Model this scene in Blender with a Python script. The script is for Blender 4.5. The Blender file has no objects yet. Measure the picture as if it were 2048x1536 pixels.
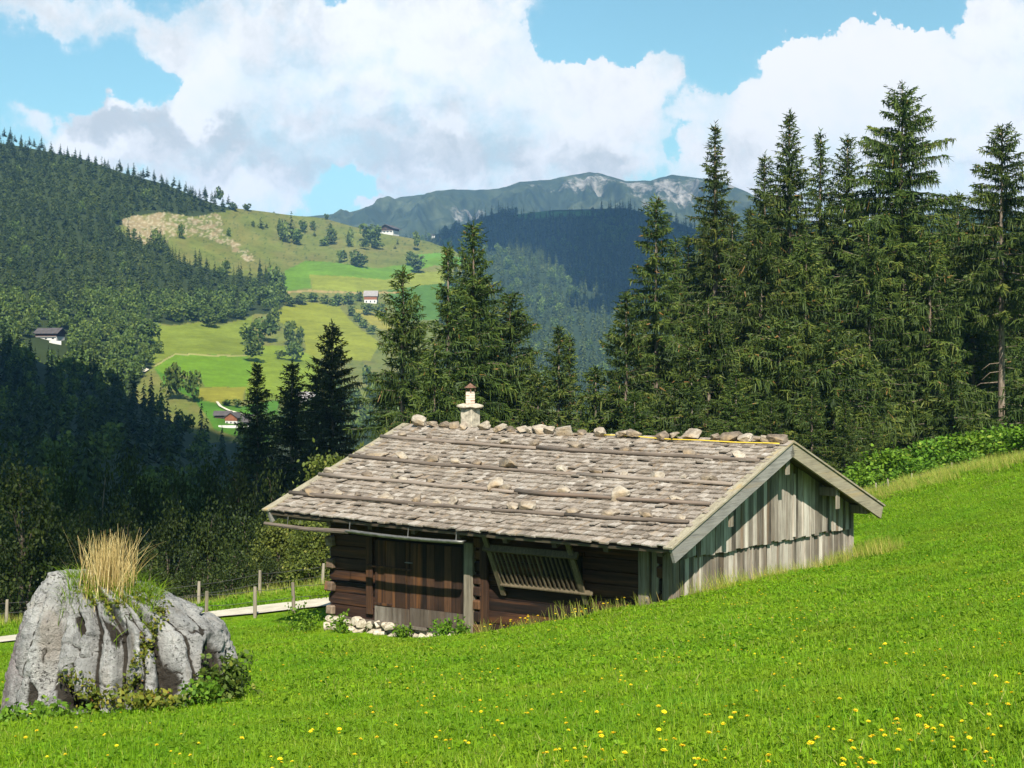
import bpy, math, random
import numpy as np
from mathutils import Vector, Matrix
PI = math.pi
rnd = random.Random(11)
rng = np.random.default_rng(11)
sc = bpy.context.scene
COL = sc.collection
# ------------------------------------------------------------------ camera model (eye at the origin, looking along +Y)
FPX, CX, HY = 3250.0, 1024.0, 715.0
def unp(px, py, Y):
    return np.array([(px - CX) / FPX * Y, Y, -(py - HY) / FPX * Y])
cam_d = bpy.data.cameras.new("camera")
cam = bpy.data.objects.new("camera", cam_d)
COL.objects.link(cam)
cam.location = (0, 0, 0)
cam.rotation_euler = (PI / 2, 0, 0)
cam_d.sensor_width = 36.0
cam_d.lens = 36.0 * FPX / 2048.0
cam_d.shift_y = -(768.0 - HY) / 2048.0
cam_d.clip_start = 0.1
cam_d.clip_end = 20000
sc.camera = cam

# ------------------------------------------------------------------ numpy noise
_perm = np.random.default_rng(3).permutation(256)
_perm = np.concatenate([_perm, _perm, _perm])
_g3 = np.random.default_rng(4).normal(size=(256, 3))
_g3 /= np.linalg.norm(_g3, axis=1)[:, None]
def pnoise(P):
    P = np.asarray(P, float)
    I = np.floor(P).astype(int)
    f = P - I
    u = f * f * f * (f * (f * 6 - 15) + 10)
    I &= 255
    out = 0
    for dx in (0, 1):
        for dy in (0, 1):
            for dz in (0, 1):
                h = _perm[_perm[_perm[(I[:, 0] + dx) & 255] + ((I[:, 1] + dy) & 255)] + ((I[:, 2] + dz) & 255)]
                g = _g3[h]
                d = g[:, 0] * (f[:, 0] - dx) + g[:, 1] * (f[:, 1] - dy) + g[:, 2] * (f[:, 2] - dz)
                w = (u[:, 0] if dx else 1 - u[:, 0]) * (u[:, 1] if dy else 1 - u[:, 1]) * (u[:, 2] if dz else 1 - u[:, 2])
                out = out + d * w
    return out * 1.5
def fbm(P, octv=4, gain=0.5):
    P = np.asarray(P, float)
    a, s, o = 1.0, 0.0, 0.0
    for i in range(octv):
        o = o + a * pnoise(P * 2 ** i + 17.3 * i)
        s += a
        a *= gain
    return o / s
def sstep(a, b, x):
    t = np.clip((np.asarray(x, float) - a) / (b - a), 0, 1)
    return t * t * (3 - 2 * t)
class TPS:
    def __init__(s, pts, vals, kind='tps', lam=1e-6):
        s.p = np.asarray(pts, float); s.kind = kind
        s.sc = np.ptp(s.p, axis=0).max(); s.c = s.p.mean(0)
        q = (s.p - s.c) / s.sc; n = len(q)
        K = s.k(np.linalg.norm(q[:, None] - q[None], axis=2)) + lam * np.eye(n)
        A = np.zeros((n + 3, n + 3)); A[:n, :n] = K
        A[:n, n] = 1; A[:n, n + 1:] = q; A[n, :n] = 1; A[n + 1:, :n] = q.T
        s.w = np.linalg.solve(A, np.concatenate([np.asarray(vals, float), np.zeros(3)])); s.q = q
    def k(s, r):
        return r if s.kind == 'lin' else r * r * np.log(r + 1e-9)
    def __call__(s, P):
        P = (np.asarray(P, float) - s.c) / s.sc
        out = np.empty(len(P))
        for i in range(0, len(P), 20000):
            B = P[i:i + 20000]
            K = s.k(np.linalg.norm(B[:, None] - s.q[None], axis=2))
            out[i:i + 20000] = K @ s.w[:-3] + s.w[-3] + B @ s.w[-2:]
        return out
def inpoly(P, poly):
    P = np.asarray(P, float); x, y = P[:, 0], P[:, 1]
    c = np.zeros(len(P), bool); n = len(poly)
    for i in range(n):
        x1, y1 = poly[i]; x2, y2 = poly[(i + 1) % n]
        m = ((y1 > y) != (y2 > y))
        if y1 != y2:
            c ^= m & (x < (x2 - x1) * (y - y1) / (y2 - y1) + x1)
    return c

# ------------------------------------------------------------------ mesh building
def link(o, parent=None):
    COL.objects.link(o)
    if parent is not None:
        o.parent = parent
    return o
def mesh_np(name, V, faces, mats, smooth=False, attrs=None):
    """V (N,3); faces: one (M,k) array or a list of such arrays; attrs: name -> (N,) floats or (N,3) colours"""
    V = np.asarray(V, np.float32)
    if not isinstance(faces, list):
        faces = [faces]
    faces = [np.asarray(f, np.int32) for f in faces if len(f)]
    me = bpy.data.meshes.new(name)
    me.vertices.add(len(V)); me.vertices.foreach_set("co", V.ravel())
    loops = np.concatenate([f.ravel() for f in faces])
    tot = np.concatenate([np.full(len(f), f.shape[1], np.int32) for f in faces])
    start = np.concatenate([[0], np.cumsum(tot)[:-1]]).astype(np.int32)
    me.loops.add(len(loops)); me.loops.foreach_set("vertex_index", loops)
    me.polygons.add(len(tot)); me.polygons.foreach_set("loop_start", start)
    if smooth:
        me.polygons.foreach_set("use_smooth", np.ones(len(tot), bool))
    for k, a in (attrs or {}).items():
        a = np.asarray(a, np.float32)
        if a.ndim == 1:
            at = me.attributes.new(k, 'FLOAT', 'POINT'); at.data.foreach_set("value", a)
        else:
            at = me.attributes.new(k, 'FLOAT_COLOR', 'POINT')
            at.data.foreach_set("color", np.concatenate([a, np.ones((len(a), 1), np.float32)], 1).ravel())
    me.update(calc_edges=True)
    for m in (mats if isinstance(mats, (list, tuple)) else [mats]):
        me.materials.append(m)
    return me
def obj(name, me, parent=None, loc=None):
    o = bpy.data.objects.new(name, me)
    if loc is not None:
        o.location = loc
    return link(o, parent)
def tag(o, label=None, cat=None, group=None, kind=None):
    if label: o['label'] = label
    if cat: o['category'] = cat
    if group: o['group'] = group
    if kind: o['kind'] = kind
    return o
def empty(name, loc, rz=0.0):
    o = bpy.data.objects.new(name, None)
    o.location = loc; o.rotation_euler = (0, 0, rz)
    return link(o)
def grid_faces(nu, nv, wrap=False):
    i = np.arange(nu - 1)[:, None]; j = np.arange(nv if wrap else nv - 1)[None]
    a = i * nv + j; b = i * nv + (j + 1) % nv
    return np.stack([a, b, b + nv, a + nv], -1).reshape(-1, 4)
class MB:
    def __init__(s):
        s.V, s.F, s.r, s.n = [], [], [], 0
    def add(s, V, F, r=None):
        V = np.asarray(V, float)
        s.V.append(V); s.F += [tuple(int(i) + s.n for i in f) for f in F]
        s.r.append(np.full(len(V), rnd.random() if r is None else r)); s.n += len(V)
    def hexa(s, P, r=None):
        s.add(P, [(0, 3, 2, 1), (4, 5, 6, 7), (0, 1, 5, 4), (1, 2, 6, 5), (2, 3, 7, 6), (3, 0, 4, 7)], r)
    def box(s, lo, hi, r=None, jit=0.0):
        x0, y0, z0 = lo; x1, y1, z1 = hi
        P = np.array([(x0, y0, z0), (x1, y0, z0), (x1, y1, z0), (x0, y1, z0), (x0, y0, z1), (x1, y0, z1), (x1, y1, z1), (x0, y1, z1)], float)
        if jit: P += rng.normal(0, jit, P.shape)
        s.hexa(P, r)
    def beam(s, p0, p1, w, h, up=(0, 0, 1), r=None, taper=1.0):
        p0, p1, up = np.array(p0, float), np.array(p1, float), np.array(up, float)
        d = p1 - p0; d /= np.linalg.norm(d)
        a = np.cross(d, up); a /= np.linalg.norm(a); b = np.cross(a, d)
        P = []
        for p, k in ((p0, 1), (p1, taper)):
            for (u, v) in ((-1, -1), (1, -1), (1, 1), (-1, 1)):
                P.append(p + a * u * w / 2 * k + b * v * h / 2 * k)
        s.hexa(P, r)
    def tube(s, pts, rad, n=8, r=None, cap=True):
        pts = np.array(pts, float); m = len(pts)
        rad = np.full(m, rad) if np.isscalar(rad) else np.array(rad, float)
        V = []
        for i in range(m):
            d = pts[min(i + 1, m - 1)] - pts[max(i - 1, 0)]; d /= np.linalg.norm(d) + 1e-12
            h = np.array([0, 0, 1.0]) if abs(d[2]) < .9 else np.array([1.0, 0, 0])
            a = np.cross(d, h); a /= np.linalg.norm(a); b = np.cross(d, a)
            for k in range(n):
                t = 2 * PI * k / n
                V.append(pts[i] + rad[i] * (a * math.cos(t) + b * math.sin(t)))
        F = [tuple(f) for f in grid_faces(m, n, True)]
        if cap:
            F += [tuple(range(n - 1, -1, -1)), tuple(range((m - 1) * n, m * n))]
        s.add(V, F, r)
    def mesh(s, name, mat, smooth=False):
        me = bpy.data.meshes.new(name)
        V = np.concatenate(s.V)
        me.from_pydata(V.tolist(), [], s.F)
        at = me.attributes.new("rnd", 'FLOAT', 'POINT'); at.data.foreach_set("value", np.concatenate(s.r).astype(np.float32))
        if smooth: me.polygons.foreach_set("use_smooth", np.ones(len(me.polygons), bool))
        me.update(); me.materials.append(mat)
        return me
    def build(s, name, mat, parent=None, smooth=False, bevel=0.0, loc=None):
        o = obj(name, s.mesh(name, mat, smooth), parent, loc)
        if bevel:
            b = o.modifiers.new("bevel", 'BEVEL'); b.width = bevel; b.segments = 1; b.limit_method = 'ANGLE'
        return o

# ------------------------------------------------------------------ materials
class NT:
    def __init__(s, tree):
        s.t = tree; s.n = tree.nodes; s.l = tree.links
    def node(s, typ, **kw):
        n = s.n.new(typ)
        for k, v in kw.items(): setattr(n, k, v)
        return n
    def put(s, sock, v):
        if hasattr(v, 'is_output'): s.l.new(v, sock)
        elif v is not None: sock.default_value = v
    def math(s, op, a, b=None, c=None, clamp=False):
        n = s.node('ShaderNodeMath', operation=op, use_clamp=clamp)
        for i, v in enumerate((a, b, c)):
            if v is not None: s.put(n.inputs[i], v)
        return n.outputs[0]
    def vmath(s, op, a, b=None):
        n = s.node('ShaderNodeVectorMath', operation=op)
        s.put(n.inputs[0], a)
        if b is not None: s.put(n.inputs[1], b)
        return n.outputs['Value'] if op in ('LENGTH', 'DOT_PRODUCT', 'DISTANCE') else n.outputs[0]
    def noise(s, vec, scale, detail=4, rough=.55, dist=0.0, out='Fac', dims='3D'):
        n = s.node('ShaderNodeTexNoise', noise_dimensions=dims)
        if vec is not None: s.l.new(vec, n.inputs['Vector'])
        n.inputs['Scale'].default_value = scale; n.inputs['Detail'].default_value = detail
        n.inputs['Roughness'].default_value = rough; n.inputs['Distortion'].default_value = dist
        return n.outputs[out]
    def ramp(s, fac, stops, interp='LINEAR'):
        n = s.node('ShaderNodeValToRGB'); s.l.new(fac, n.inputs[0])
        cr = n.color_ramp; cr.interpolation = interp
        while len(cr.elements) < len(stops): cr.elements.new(.5)
        for e, (p, c) in zip(cr.elements, stops):
            e.position = p; e.color = (*c, 1) if len(c) == 3 else c
        return n.outputs[0]
    def mix(s, fac, a, b, blend='MIX'):
        n = s.node('ShaderNodeMix', data_type='RGBA', blend_type=blend)
        s.put(n.inputs[0], fac)
        for i, v in ((6, a), (7, b)):
            s.put(n.inputs[i], (*v, 1) if isinstance(v, tuple) and len(v) == 3 else v)
        return n.outputs[2]
    def mapr(s, v, a, b, c=0.0, d=1.0, smooth=False):
        n = s.node('ShaderNodeMapRange', interpolation_type='SMOOTHSTEP' if smooth else 'LINEAR')
        s.put(n.inputs[0], v)
        for i, x in enumerate((a, b, c, d)): n.inputs[i + 1].default_value = x
        return n.outputs[0]
    def attr(s, name, out='Fac'):
        n = s.node('ShaderNodeAttribute', attribute_name=name)
        return n.outputs[out]
    def coord(s, which='Object'):
        return s.node('ShaderNodeTexCoord').outputs[which]
    def pos(s):
        return s.node('ShaderNodeNewGeometry').outputs['Position']
    def scale(s, vec, sc3):
        return s.vmath('MULTIPLY', vec, sc3)
    def bump(s, h, strength=.5, dist=.02):
        n = s.node('ShaderNodeBump'); s.l.new(h, n.inputs['Height'])
        n.inputs['Strength'].default_value = strength; n.inputs['Distance'].default_value = dist
        return n.outputs[0]
def material(name, fn, rough=.85, spec=.25):
    m = bpy.data.materials.new(name); m.use_nodes = True
    t = NT(m.node_tree); m.node_tree.nodes.clear()
    out = t.node('ShaderNodeOutputMaterial'); p = t.node('ShaderNodeBsdfPrincipled')
    p.inputs['Roughness'].default_value = rough; p.inputs['Specular IOR Level'].default_value = spec
    t.l.new(p.outputs[0], out.inputs[0])
    r = fn(t, p)
    if r is not None: t.put(p.inputs['Base Color'], r if hasattr(r, 'is_output') else (*r, 1))
    t.out = out
    return m
# ------------------------------------------------------------------ the materials
def m_wood(name, c0, c1, c2, axis='z', rough=.85, stain=None, grain=14.0, rw=.42):
    sc3 = {'x': (.6, grain, grain), 'y': (grain, .6, grain), 'z': (grain, grain, .6)}[axis]
    def f(t, p):
        co = t.coord('Object'); r = t.attr('rnd')
        off = t.node('ShaderNodeCombineXYZ')
        for i in range(3): t.put(off.inputs[i], t.math('MULTIPLY', r, 37.0 + 11 * i))
        v = t.vmath('ADD', t.scale(co, sc3), off.outputs[0])
        g = t.noise(v, 1.6, 5, .65)
        big = t.noise(t.vmath('ADD', co, off.outputs[0]), 1.7, 3)
        x = t.math('ADD', t.math('MULTIPLY', g, .75), t.math('ADD', t.math('MULTIPLY', r, rw), t.math('MULTIPLY', big, .35)))
        c = t.ramp(t.math('SUBTRACT', x, .35 + (rw - .42) * .5), [(.12, c0), (.42, c1), (.78, c2)])
        if stain:
            m = t.mapr(t.noise(t.scale(co, tuple(.35 * q for q in sc3)), 1.0, 4), .55, .72, 0, .8)
            c = t.mix(m, c, stain)
        k = t.mapr(t.noise(v, 3.5, 3, .6), .60, .70, 0, .75)          # dark checks along the grain
        c = t.mix(k, c, tuple(q * .3 for q in c0))
        t.l.new(t.bump(g, .5, .012), p.inputs['Normal'])
        return c
    return material(name, f, rough)
M = {}
M['shingle'] = m_wood('shingle', (.080, .059, .043), (.258, .215, .172), (.49, .45, .395), 'y', stain=(.27, .19, .115), grain=26, rw=.32)
M['deck'] = m_wood('deck', (.05, .035, .025), (.10, .075, .05), (.15, .11, .08), 'x')
M['greyboard'] = m_wood('greyboard', (.060, .049, .037), (.21, .178, .138), (.56, .51, .425), 'z', stain=(.20, .125, .07), grain=20, rw=.62)
M['barge'] = m_wood('barge', (.12, .10, .072), (.26, .225, .155), (.40, .36, .26), 'y', stain=(.36, .25, .10))
M['fascia'] = m_wood('fascia', (.10, .096, .086), (.215, .205, .182), (.35, .33, .29), 'y', stain=(.23, .17, .10))
M['darklog'] = m_wood('darklog', (.006, .0035, .0022), (.026, .012, .007), (.085, .040, .020), 'x', stain=(.15, .058, .018), grain=12, rw=.5)
M['darkvert'] = m_wood('darkvert', (.008, .0045, .003), (.036, .017, .009), (.11, .052, .023), 'z', stain=(.17, .068, .02), grain=18, rw=.55)
M['greylow'] = m_wood('greylow', (.035, .024, .016), (.085, .066, .050), (.22, .19, .155), 'z', stain=(.10, .06, .035), grain=10)
M['post'] = m_wood('post', (.06, .05, .034), (.165, .138, .10), (.34, .30, .225), 'z', stain=(.16, .09, .045))
M['pole'] = m_wood('pole', (.080, .062, .048), (.185, .145, .115), (.33, .275, .225), 'x', stain=(.20, .13, .09))
M['rack'] = m_wood('rack', (.035, .026, .015), (.085, .064, .037), (.16, .125, .075), 'z')
M['logend'] = m_wood('logend', (.05, .030, .018), (.14, .095, .062), (.30, .24, .18), 'y', stain=(.20, .085, .03), grain=8)
M['fencepost'] = m_wood('fencepost', (.13, .105, .075), (.26, .22, .165), (.40, .35, .28), 'z')

def f_stone(t, p):
    co = t.coord('Object'); i = t.node('ShaderNodeObjectInfo').outputs['Random']
    a = t.noise(co, 7, 6, .62); b = t.noise(co, 2.2, 3)
    c = t.ramp(t.math('ADD', t.math('MULTIPLY', a, .8), t.math('MULTIPLY', i, .3)), [(.3, (.075, .055, .040)), (.55, (.22, .175, .13)), (.84, (.46, .41, .33))])
    c = t.mix(t.mapr(b, .52, .66, 0, .6), c, (.30, .20, .10))
    c = t.mix(t.mapr(t.noise(co, 25, 3), .62, .70, 0, .8), c, (.07, .055, .045))
    t.l.new(t.bump(a, .7, .03), p.inputs['Normal'])
    return c
M['stone'] = material('stone', f_stone, .9)
def f_found(t, p):
    co = t.coord('Object'); a = t.noise(co, 9, 5, .6)
    t.l.new(t.bump(a, .7, .02), p.inputs['Normal'])
    return t.ramp(a, [(.3, (.20, .16, .11)), (.5, (.40, .345, .26)), (.7, (.56, .50, .40))])
M['foundation'] = material('foundation', f_found, .9)
def f_boulder(t, p):
    co = t.coord('Object')
    a = t.noise(co, 2.2, 7, .62); st = t.noise(t.scale(co, (5, 5, 1.1)), 1.3, 6, .65)
    c = t.ramp(t.math('ADD', t.math('MULTIPLY', a, .55), t.math('MULTIPLY', st, .45)), [(.32, (.10, .098, .094)), (.46, (.29, .283, .268)), (.57, (.40, .388, .365)), (.72, (.56, .54, .50))])
    c = t.mix(t.mapr(t.noise(t.scale(co, (2.2, 2.2, .9)), 1.0, 4), .56, .68, 0, .5), c, (.24, .185, .13))
    sp = t.noise(co, 26, 5, .75)
    c = t.mix(t.mapr(t.math('ADD', sp, t.math('MULTIPLY', t.noise(co, 1.9, 3), .35)), .76, .83, 0, .9), c, (.035, .03, .027))
    c = t.mix(t.mapr(t.noise(co, 34, 4, .7), .68, .76, 0, .5), c, (.50, .49, .46))
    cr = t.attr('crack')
    c = t.mix(t.mapr(t.math('ADD', cr, t.math('MULTIPLY', t.noise(co, 9, 4), .5)), .62, .92, 0, .95), c, (.028, .021, .013))  # recess shade painted dark into cracks and hollows
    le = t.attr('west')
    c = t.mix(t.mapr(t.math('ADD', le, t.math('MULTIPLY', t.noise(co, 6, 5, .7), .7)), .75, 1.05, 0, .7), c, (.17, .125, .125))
    h = t.math('ADD', t.noise(co, 14, 6, .7), t.math('MULTIPLY', t.noise(co, 60, 3, .7), .5))
    t.l.new(t.bump(h, 1.0, .07), p.inputs['Normal'])
    return c
M['boulder'] = material('boulder', f_boulder, .92, .2)
def f_soil(t, p):
    co = t.pos()
    a = t.noise(co, .22, 4); b = t.noise(co, 3.0, 5, .7)
    c = t.mix(a, (.10, .20, .005), (.15, .25, .007))
    return t.mix(t.mapr(b, .45, .65, 0, .55), c, (.035, .075, .006))
M['meadow'] = material('meadow', f_soil, .95, .05)
def leaf_mat(name, stops, patch=None, trans=.25, patch2=None, rough=.6):
    """stops: colour ramp over the per-face random 'rnd'; patch: (scale, colour, amount) worldwide patches"""
    m = bpy.data.materials.new(name); m.use_nodes = True
    t = NT(m.node_tree); m.node_tree.nodes.clear()
    out = t.node('ShaderNodeOutputMaterial'); p = t.node('ShaderNodeBsdfPrincipled'); tr = t.node('ShaderNodeBsdfTranslucent')
    p.inputs['Roughness'].default_value = rough; p.inputs['Specular IOR Level'].default_value = .22
    c = t.ramp(t.attr('rnd'), stops)
    if patch:
        s, pc, am = patch
        c = t.mix(t.mapr(t.noise(t.pos(), s, 4, .6), .42, .62, 0, am), c, pc)
    if patch2:
        s, pc, am = patch2
        c = t.mix(t.mapr(t.noise(t.vmath('ADD', t.pos(), (31, 7, 3)), s, 4, .65), .45, .68, 0, am), c, pc)
    oi = t.node('ShaderNodeObjectInfo').outputs['Random']
    hs = t.node('ShaderNodeHueSaturation'); t.l.new(c, hs.inputs['Color'])
    t.put(hs.inputs['Value'], t.mapr(oi, 0, 1, .85, 1.15))
    t.put(hs.inputs['Hue'], t.mapr(t.math('FRACT', t.math('MULTIPLY', oi, 7.3)), 0, 1, .492, .508))
    c = hs.outputs[0]
    t.l.new(c, p.inputs['Base Color']); t.l.new(c, tr.inputs['Color'])
    mx = t.node('ShaderNodeMixShader'); mx.inputs[0].default_value = trans
    t.l.new(p.outputs[0], mx.inputs[1]); t.l.new(tr.outputs[0], mx.inputs[2]); t.l.new(mx.outputs[0], out.inputs[0])
    return m
M['grass'] = leaf_mat('grass', [(0, (.066, .150, .004)), (.45, (.172, .318, .006)), (.8, (.265, .42, .014)), (.97, (.36, .44, .04)), (1, (.46, .42, .13))], (.16, (.118, .256, .006), .6), .45, (.7, (.24, .32, .02), .45))
M['drygrass'] = leaf_mat('drygrass', [(0, (.30, .20, .06)), (.5, (.52, .40, .15)), (1, (.70, .58, .28))], None, .25)
M['tallgrass'] = leaf_mat('tallgrass', [(0, (.14, .22, .02)), (.6, (.28, .32, .04)), (1, (.46, .36, .11))], None, .3)
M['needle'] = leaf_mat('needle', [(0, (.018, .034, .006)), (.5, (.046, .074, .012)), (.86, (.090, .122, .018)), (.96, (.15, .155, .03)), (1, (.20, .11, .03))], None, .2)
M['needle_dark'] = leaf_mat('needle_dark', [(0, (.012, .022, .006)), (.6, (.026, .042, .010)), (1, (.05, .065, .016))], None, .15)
M['needle_far'] = leaf_mat('needle_far', [(0, (.026, .042, .008)), (.6, (.062, .086, .014)), (1, (.115, .135, .022))], (.007, (.024, .040, .008), .8), .12)
M['leaf_shade'] = leaf_mat('leaf_shade', [(0, (.014, .024, .005)), (.55, (.032, .050, .008)), (.9, (.062, .085, .014)), (1, (.10, .11, .02))], None, .25)  # darker copy of leaf, shade put into the colour for the left wood
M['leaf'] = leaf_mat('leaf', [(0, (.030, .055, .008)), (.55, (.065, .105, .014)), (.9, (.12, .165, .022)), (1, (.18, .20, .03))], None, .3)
M['leaf_olive'] = leaf_mat('leaf_olive', [(0, (.045, .060, .010)), (.55, (.10, .125, .018)), (.9, (.17, .19, .03)), (1, (.24, .22, .05))], None, .3)
M['leaf_bright'] = leaf_mat('leaf_bright', [(0, (.050, .10, .008)), (.55, (.10, .20, .012)), (.9, (.17, .28, .02)), (1, (.25, .31, .04))], None, .35)
M['leaf_far'] = leaf_mat('leaf_far', [(0, (.034, .058, .010)), (.6, (.078, .115, .018)), (1, (.14, .175, .028))], None, .15)
M['ivy'] = leaf_mat('ivy', [(0, (.045, .07, .008)), (.5, (.10, .13, .014)), (.85, (.20, .18, .02)), (1, (.20, .09, .025))], None, .25)
M['petal'] = leaf_mat('petal', [(0, (.80, .55, .01)), (.8, (.92, .72, .02)), (1, (.07, .16, .01))], None, .2)
def f_bark(t, p):
    co = t.coord('Object'); a = t.noise(t.scale(co, (6, 6, 1.2)), 2.0, 5, .65)
    t.l.new(t.bump(a, .8, .04), p.inputs['Normal'])
    return t.ramp(a, [(.3, (.07, .05, .035)), (.55, (.17, .13, .095)), (.75, (.30, .25, .20))])
M['bark'] = material('bark', f_bark, .95)
def f_path(t, p):
    co = t.pos(); a = t.noise(co, 2.0, 6, .7)
    t.l.new(t.bump(t.noise(co, 40, 3), .4, .02), p.inputs['Normal'])
    return t.ramp(a, [(.3, (.38, .335, .25)), (.55, (.52, .465, .36)), (.75, (.60, .545, .44))])
M['path'] = material('path', f_path, .95)
def plain(name, c, rough=.8, n=.12, sc=6.0, metal=0.0):
    def f(t, p):
        p.inputs['Metallic'].default_value = metal
        a = t.noise(t.coord('Object'), sc, 4)
        return t.mix(t.mapr(a, .35, .65), tuple(q * (1 - n) for q in c), tuple(min(1, q * (1 + n)) for q in c))
    return material(name, f, rough)
M['zinc'] = plain('zinc', (.20, .19, .175), .55, .35, 5, .7)
M['rust'] = plain('rust', (.16, .085, .055), .75, .4, 14, .2)
M['plaster'] = plain('plaster', (.34, .295, .225), .9, .4, 9)
M['mortar'] = plain('mortar', (.52, .46, .38), .9, .3, 9)
def f_brick(t, p):
    b = t.node('ShaderNodeTexBrick'); t.l.new(t.coord('Object'), b.inputs['Vector'])
    mp = t.node('ShaderNodeMapping'); mp.inputs['Rotation'].default_value = (PI / 2, 0, 0)
    t.l.new(t.coord('Object'), mp.inputs['Vector']); t.l.new(mp.outputs[0], b.inputs['Vector'])
    b.inputs['Scale'].default_value = 5; b.inputs['Color1'].default_value = (.36, .16, .09, 1); b.inputs['Color2'].default_value = (.55, .47, .38, 1)
    b.inputs['Mortar'].default_value = (.66, .60, .50, 1); b.inputs['Mortar Size'].default_value = .055; b.inputs['Brick Width'].default_value = .9; b.inputs['Row Height'].default_value = .3
    return b.outputs[0]
M['brick'] = material('brick', f_brick, .9)
M['cable'] = plain('cable', (.62, .45, .05), .5, .1)
M['black'] = plain('black', (.012, .009, .007), .9)
M['wire'] = plain('wire', (.10, .095, .09), .5, .1, 6, .6)
M['white'] = plain('white', (.50, .48, .44), .85, .06, .5)
M['brownwall'] = plain('brownwall', (.20, .075, .035), .85, .2, .8)
M['darkwall'] = plain('darkwall', (.060, .034, .022), .85, .3, .8)
M['farroof'] = plain('farroof', (.075, .065, .062), .85, .2, .5)
M['paleroof'] = plain('paleroof', (.24, .215, .20), .8, .12, .5)
M['glass'] = plain('glass', (.03, .035, .04), .25)
def f_hill(t, p):
    c = t.attr('cover', 'Color'); co = t.pos()
    a = t.noise(co, .035, 6, .65); b = t.noise(co, .22, 5, .7)
    k = t.math('ADD', t.mapr(a, .3, .7, .80, 1.18), t.mapr(b, .3, .7, -.14, .14))
    return t.mix(1.0, c, k, 'MULTIPLY')
M['hill'] = material('hill', f_hill, .95, .05)
def f_mount(t, p):
    co = t.pos()
    sc_ = t.attr('scree')
    n = t.noise(t.scale(co, (1, .35, .30)), .020, 9, .75)
    n2 = t.noise(t.scale(co, (1, .5, .5)), .055, 6, .7)
    g = t.ramp(t.math('ADD', t.math('MULTIPLY', t.noise(co, .005, 7, .65), .7), t.math('MULTIPLY', n2, .3)), [(.36, (.022, .034, .022)), (.5, (.040, .054, .030)), (.62, (.080, .094, .052)), (.75, (.13, .135, .085))])
    rock = t.ramp(n2, [(.3, (.12, .112, .10)), (.55, (.225, .21, .185)), (.75, (.36, .34, .305))])
    f = t.mapr(t.math('ADD', t.math('MULTIPLY', sc_, .75), t.math('ADD', t.math('MULTIPLY', t.math('SUBTRACT', n, .5), 2.4), t.math('MULTIPLY', t.math('SUBTRACT', n2, .5), 1.4))), .40, .78, 0, .95)
    f = t.math('MULTIPLY', f, t.mapr(sc_, .02, .25, 0, 1))
    return t.mix(f, g, rock)
M['mountain'] = material('mountain', f_mount, .95, .05)
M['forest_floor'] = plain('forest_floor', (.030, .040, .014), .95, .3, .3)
M['cloud'] = plain('cloud', (.85, .86, .88), 1.0, .02)
# ------------------------------------------------------------------ the near ground
def path_py(px, far):
    return np.interp(px, [-300, 0, 383, 658, 760, 900, 1300], [1314, 1277, 1231, 1198, 1187, 1174, 1150] if far else [1325, 1288, 1243, 1215, 1203, 1190, 1166])
ctl = [unp(*c) for c in [
    (1345, 1203, 30), (663, 1258, 35.2), (1000, 1264, 32.1), (1703, 1118, 36), (1520, 1160, 33), (830, 1278, 33.5),
    (1024, 1536, 8.5), (0, 1536, 11), (2048, 1536, 7), (500, 1536, 9.7), (1536, 1536, 7.6),
    (240, 1425, 19), (20, 1440, 18.6), (700, 1350, 21.5), (1300, 1350, 17.0), (2048, 1300, 15), (1000, 1420, 14), (450, 1420, 18.0),
    (2048, 1100, 30), (2048, 918, 50), (1745, 995, 50), (1880, 955, 50), (1750, 1190, 26), (1000, 1300, 26), (1500, 1260, 22),
    (520, 1300, 29), (100, 1350, 27)]]
for px in (-300, -100, 0, 200, 383, 520, 658, 760, 900, 1300):
    ctl.append(unp(px, path_py(px, False), 40.0)); ctl.append(unp(px, path_py(px, True), 41.6))
ctl += [unp(500, 1197, 45), unp(644, 1180, 46), unp(383, 1219, 44.5), unp(0, 1254, 44.5), unp(-200, 1280, 44.5)]
ctl += [np.array(q, float) for q in [
    (0, 0, -1.65), (5, 3, -1.0), (-5, 3, -2.3), (0.6, 41.5, -5.6),
    (25, 40, -1.6), (25, 20, -.2), (12, 5, -.3), (17, 60, -4.9), (12, 64, -6.6), (27, 60, -2.6), (36, 62, -1.2),
    (-20, 20, -6.6), (-22, 35, -8.4), (-12, 4, -3.6), (5, 62, -8.0), (15, 80, -7.0), (32, 84, -4.2), (2, 100, -14), (22, 110, -7), (45, 100, -3),
    (-9, 60, -13), (-20, 60, -14.5), (-30, 58, -15.5), (-20, 85, -19), (-5, 85, -15), (-45, 60, -17), (-45, 100, -21), (-20, 130, -23), (10, 140, -17), (40, 140, -9), (75, 100, 0), (75, 50, 2.5), (60, 20, 2.5), (-60, 30, -13), (-40, 10, -8), (-60, 140, -25), (80, 145, -4)]]
ctl = np.array(ctl)
_tps = TPS(ctl[:, :2], ctl[:, 2], 'tps', 2e-5)
def gz(x, y):
    x = np.atleast_1d(np.asarray(x, float)); y = np.atleast_1d(np.asarray(y, float))
    P = np.stack([x, y], 1)
    z = _tps(P)
    d = np.hypot(x, y)
    bump = fbm(np.stack([x * .35, y * .35, 0 * x], 1), 3) * .10 + pnoise(np.stack([x * 1.3, y * 1.3, 0 * x + 5], 1)) * .03
    onpath = sstep(1.6, .7, np.abs(y - 40.8)) * (x < 9)
    z = z + bump * sstep(3, 12, d) * (1 - onpath)
    return z
gx = np.concatenate([np.linspace(-70, -21, 50), np.arange(-20.6, 28, .3), np.linspace(29, 90, 50)])
gy = np.concatenate([np.arange(-12, 2, 1.0), np.arange(2, 58, .3), np.arange(58, 148, 1.6)])
GX, GY = np.meshgrid(gx, gy, indexing='ij')
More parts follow.
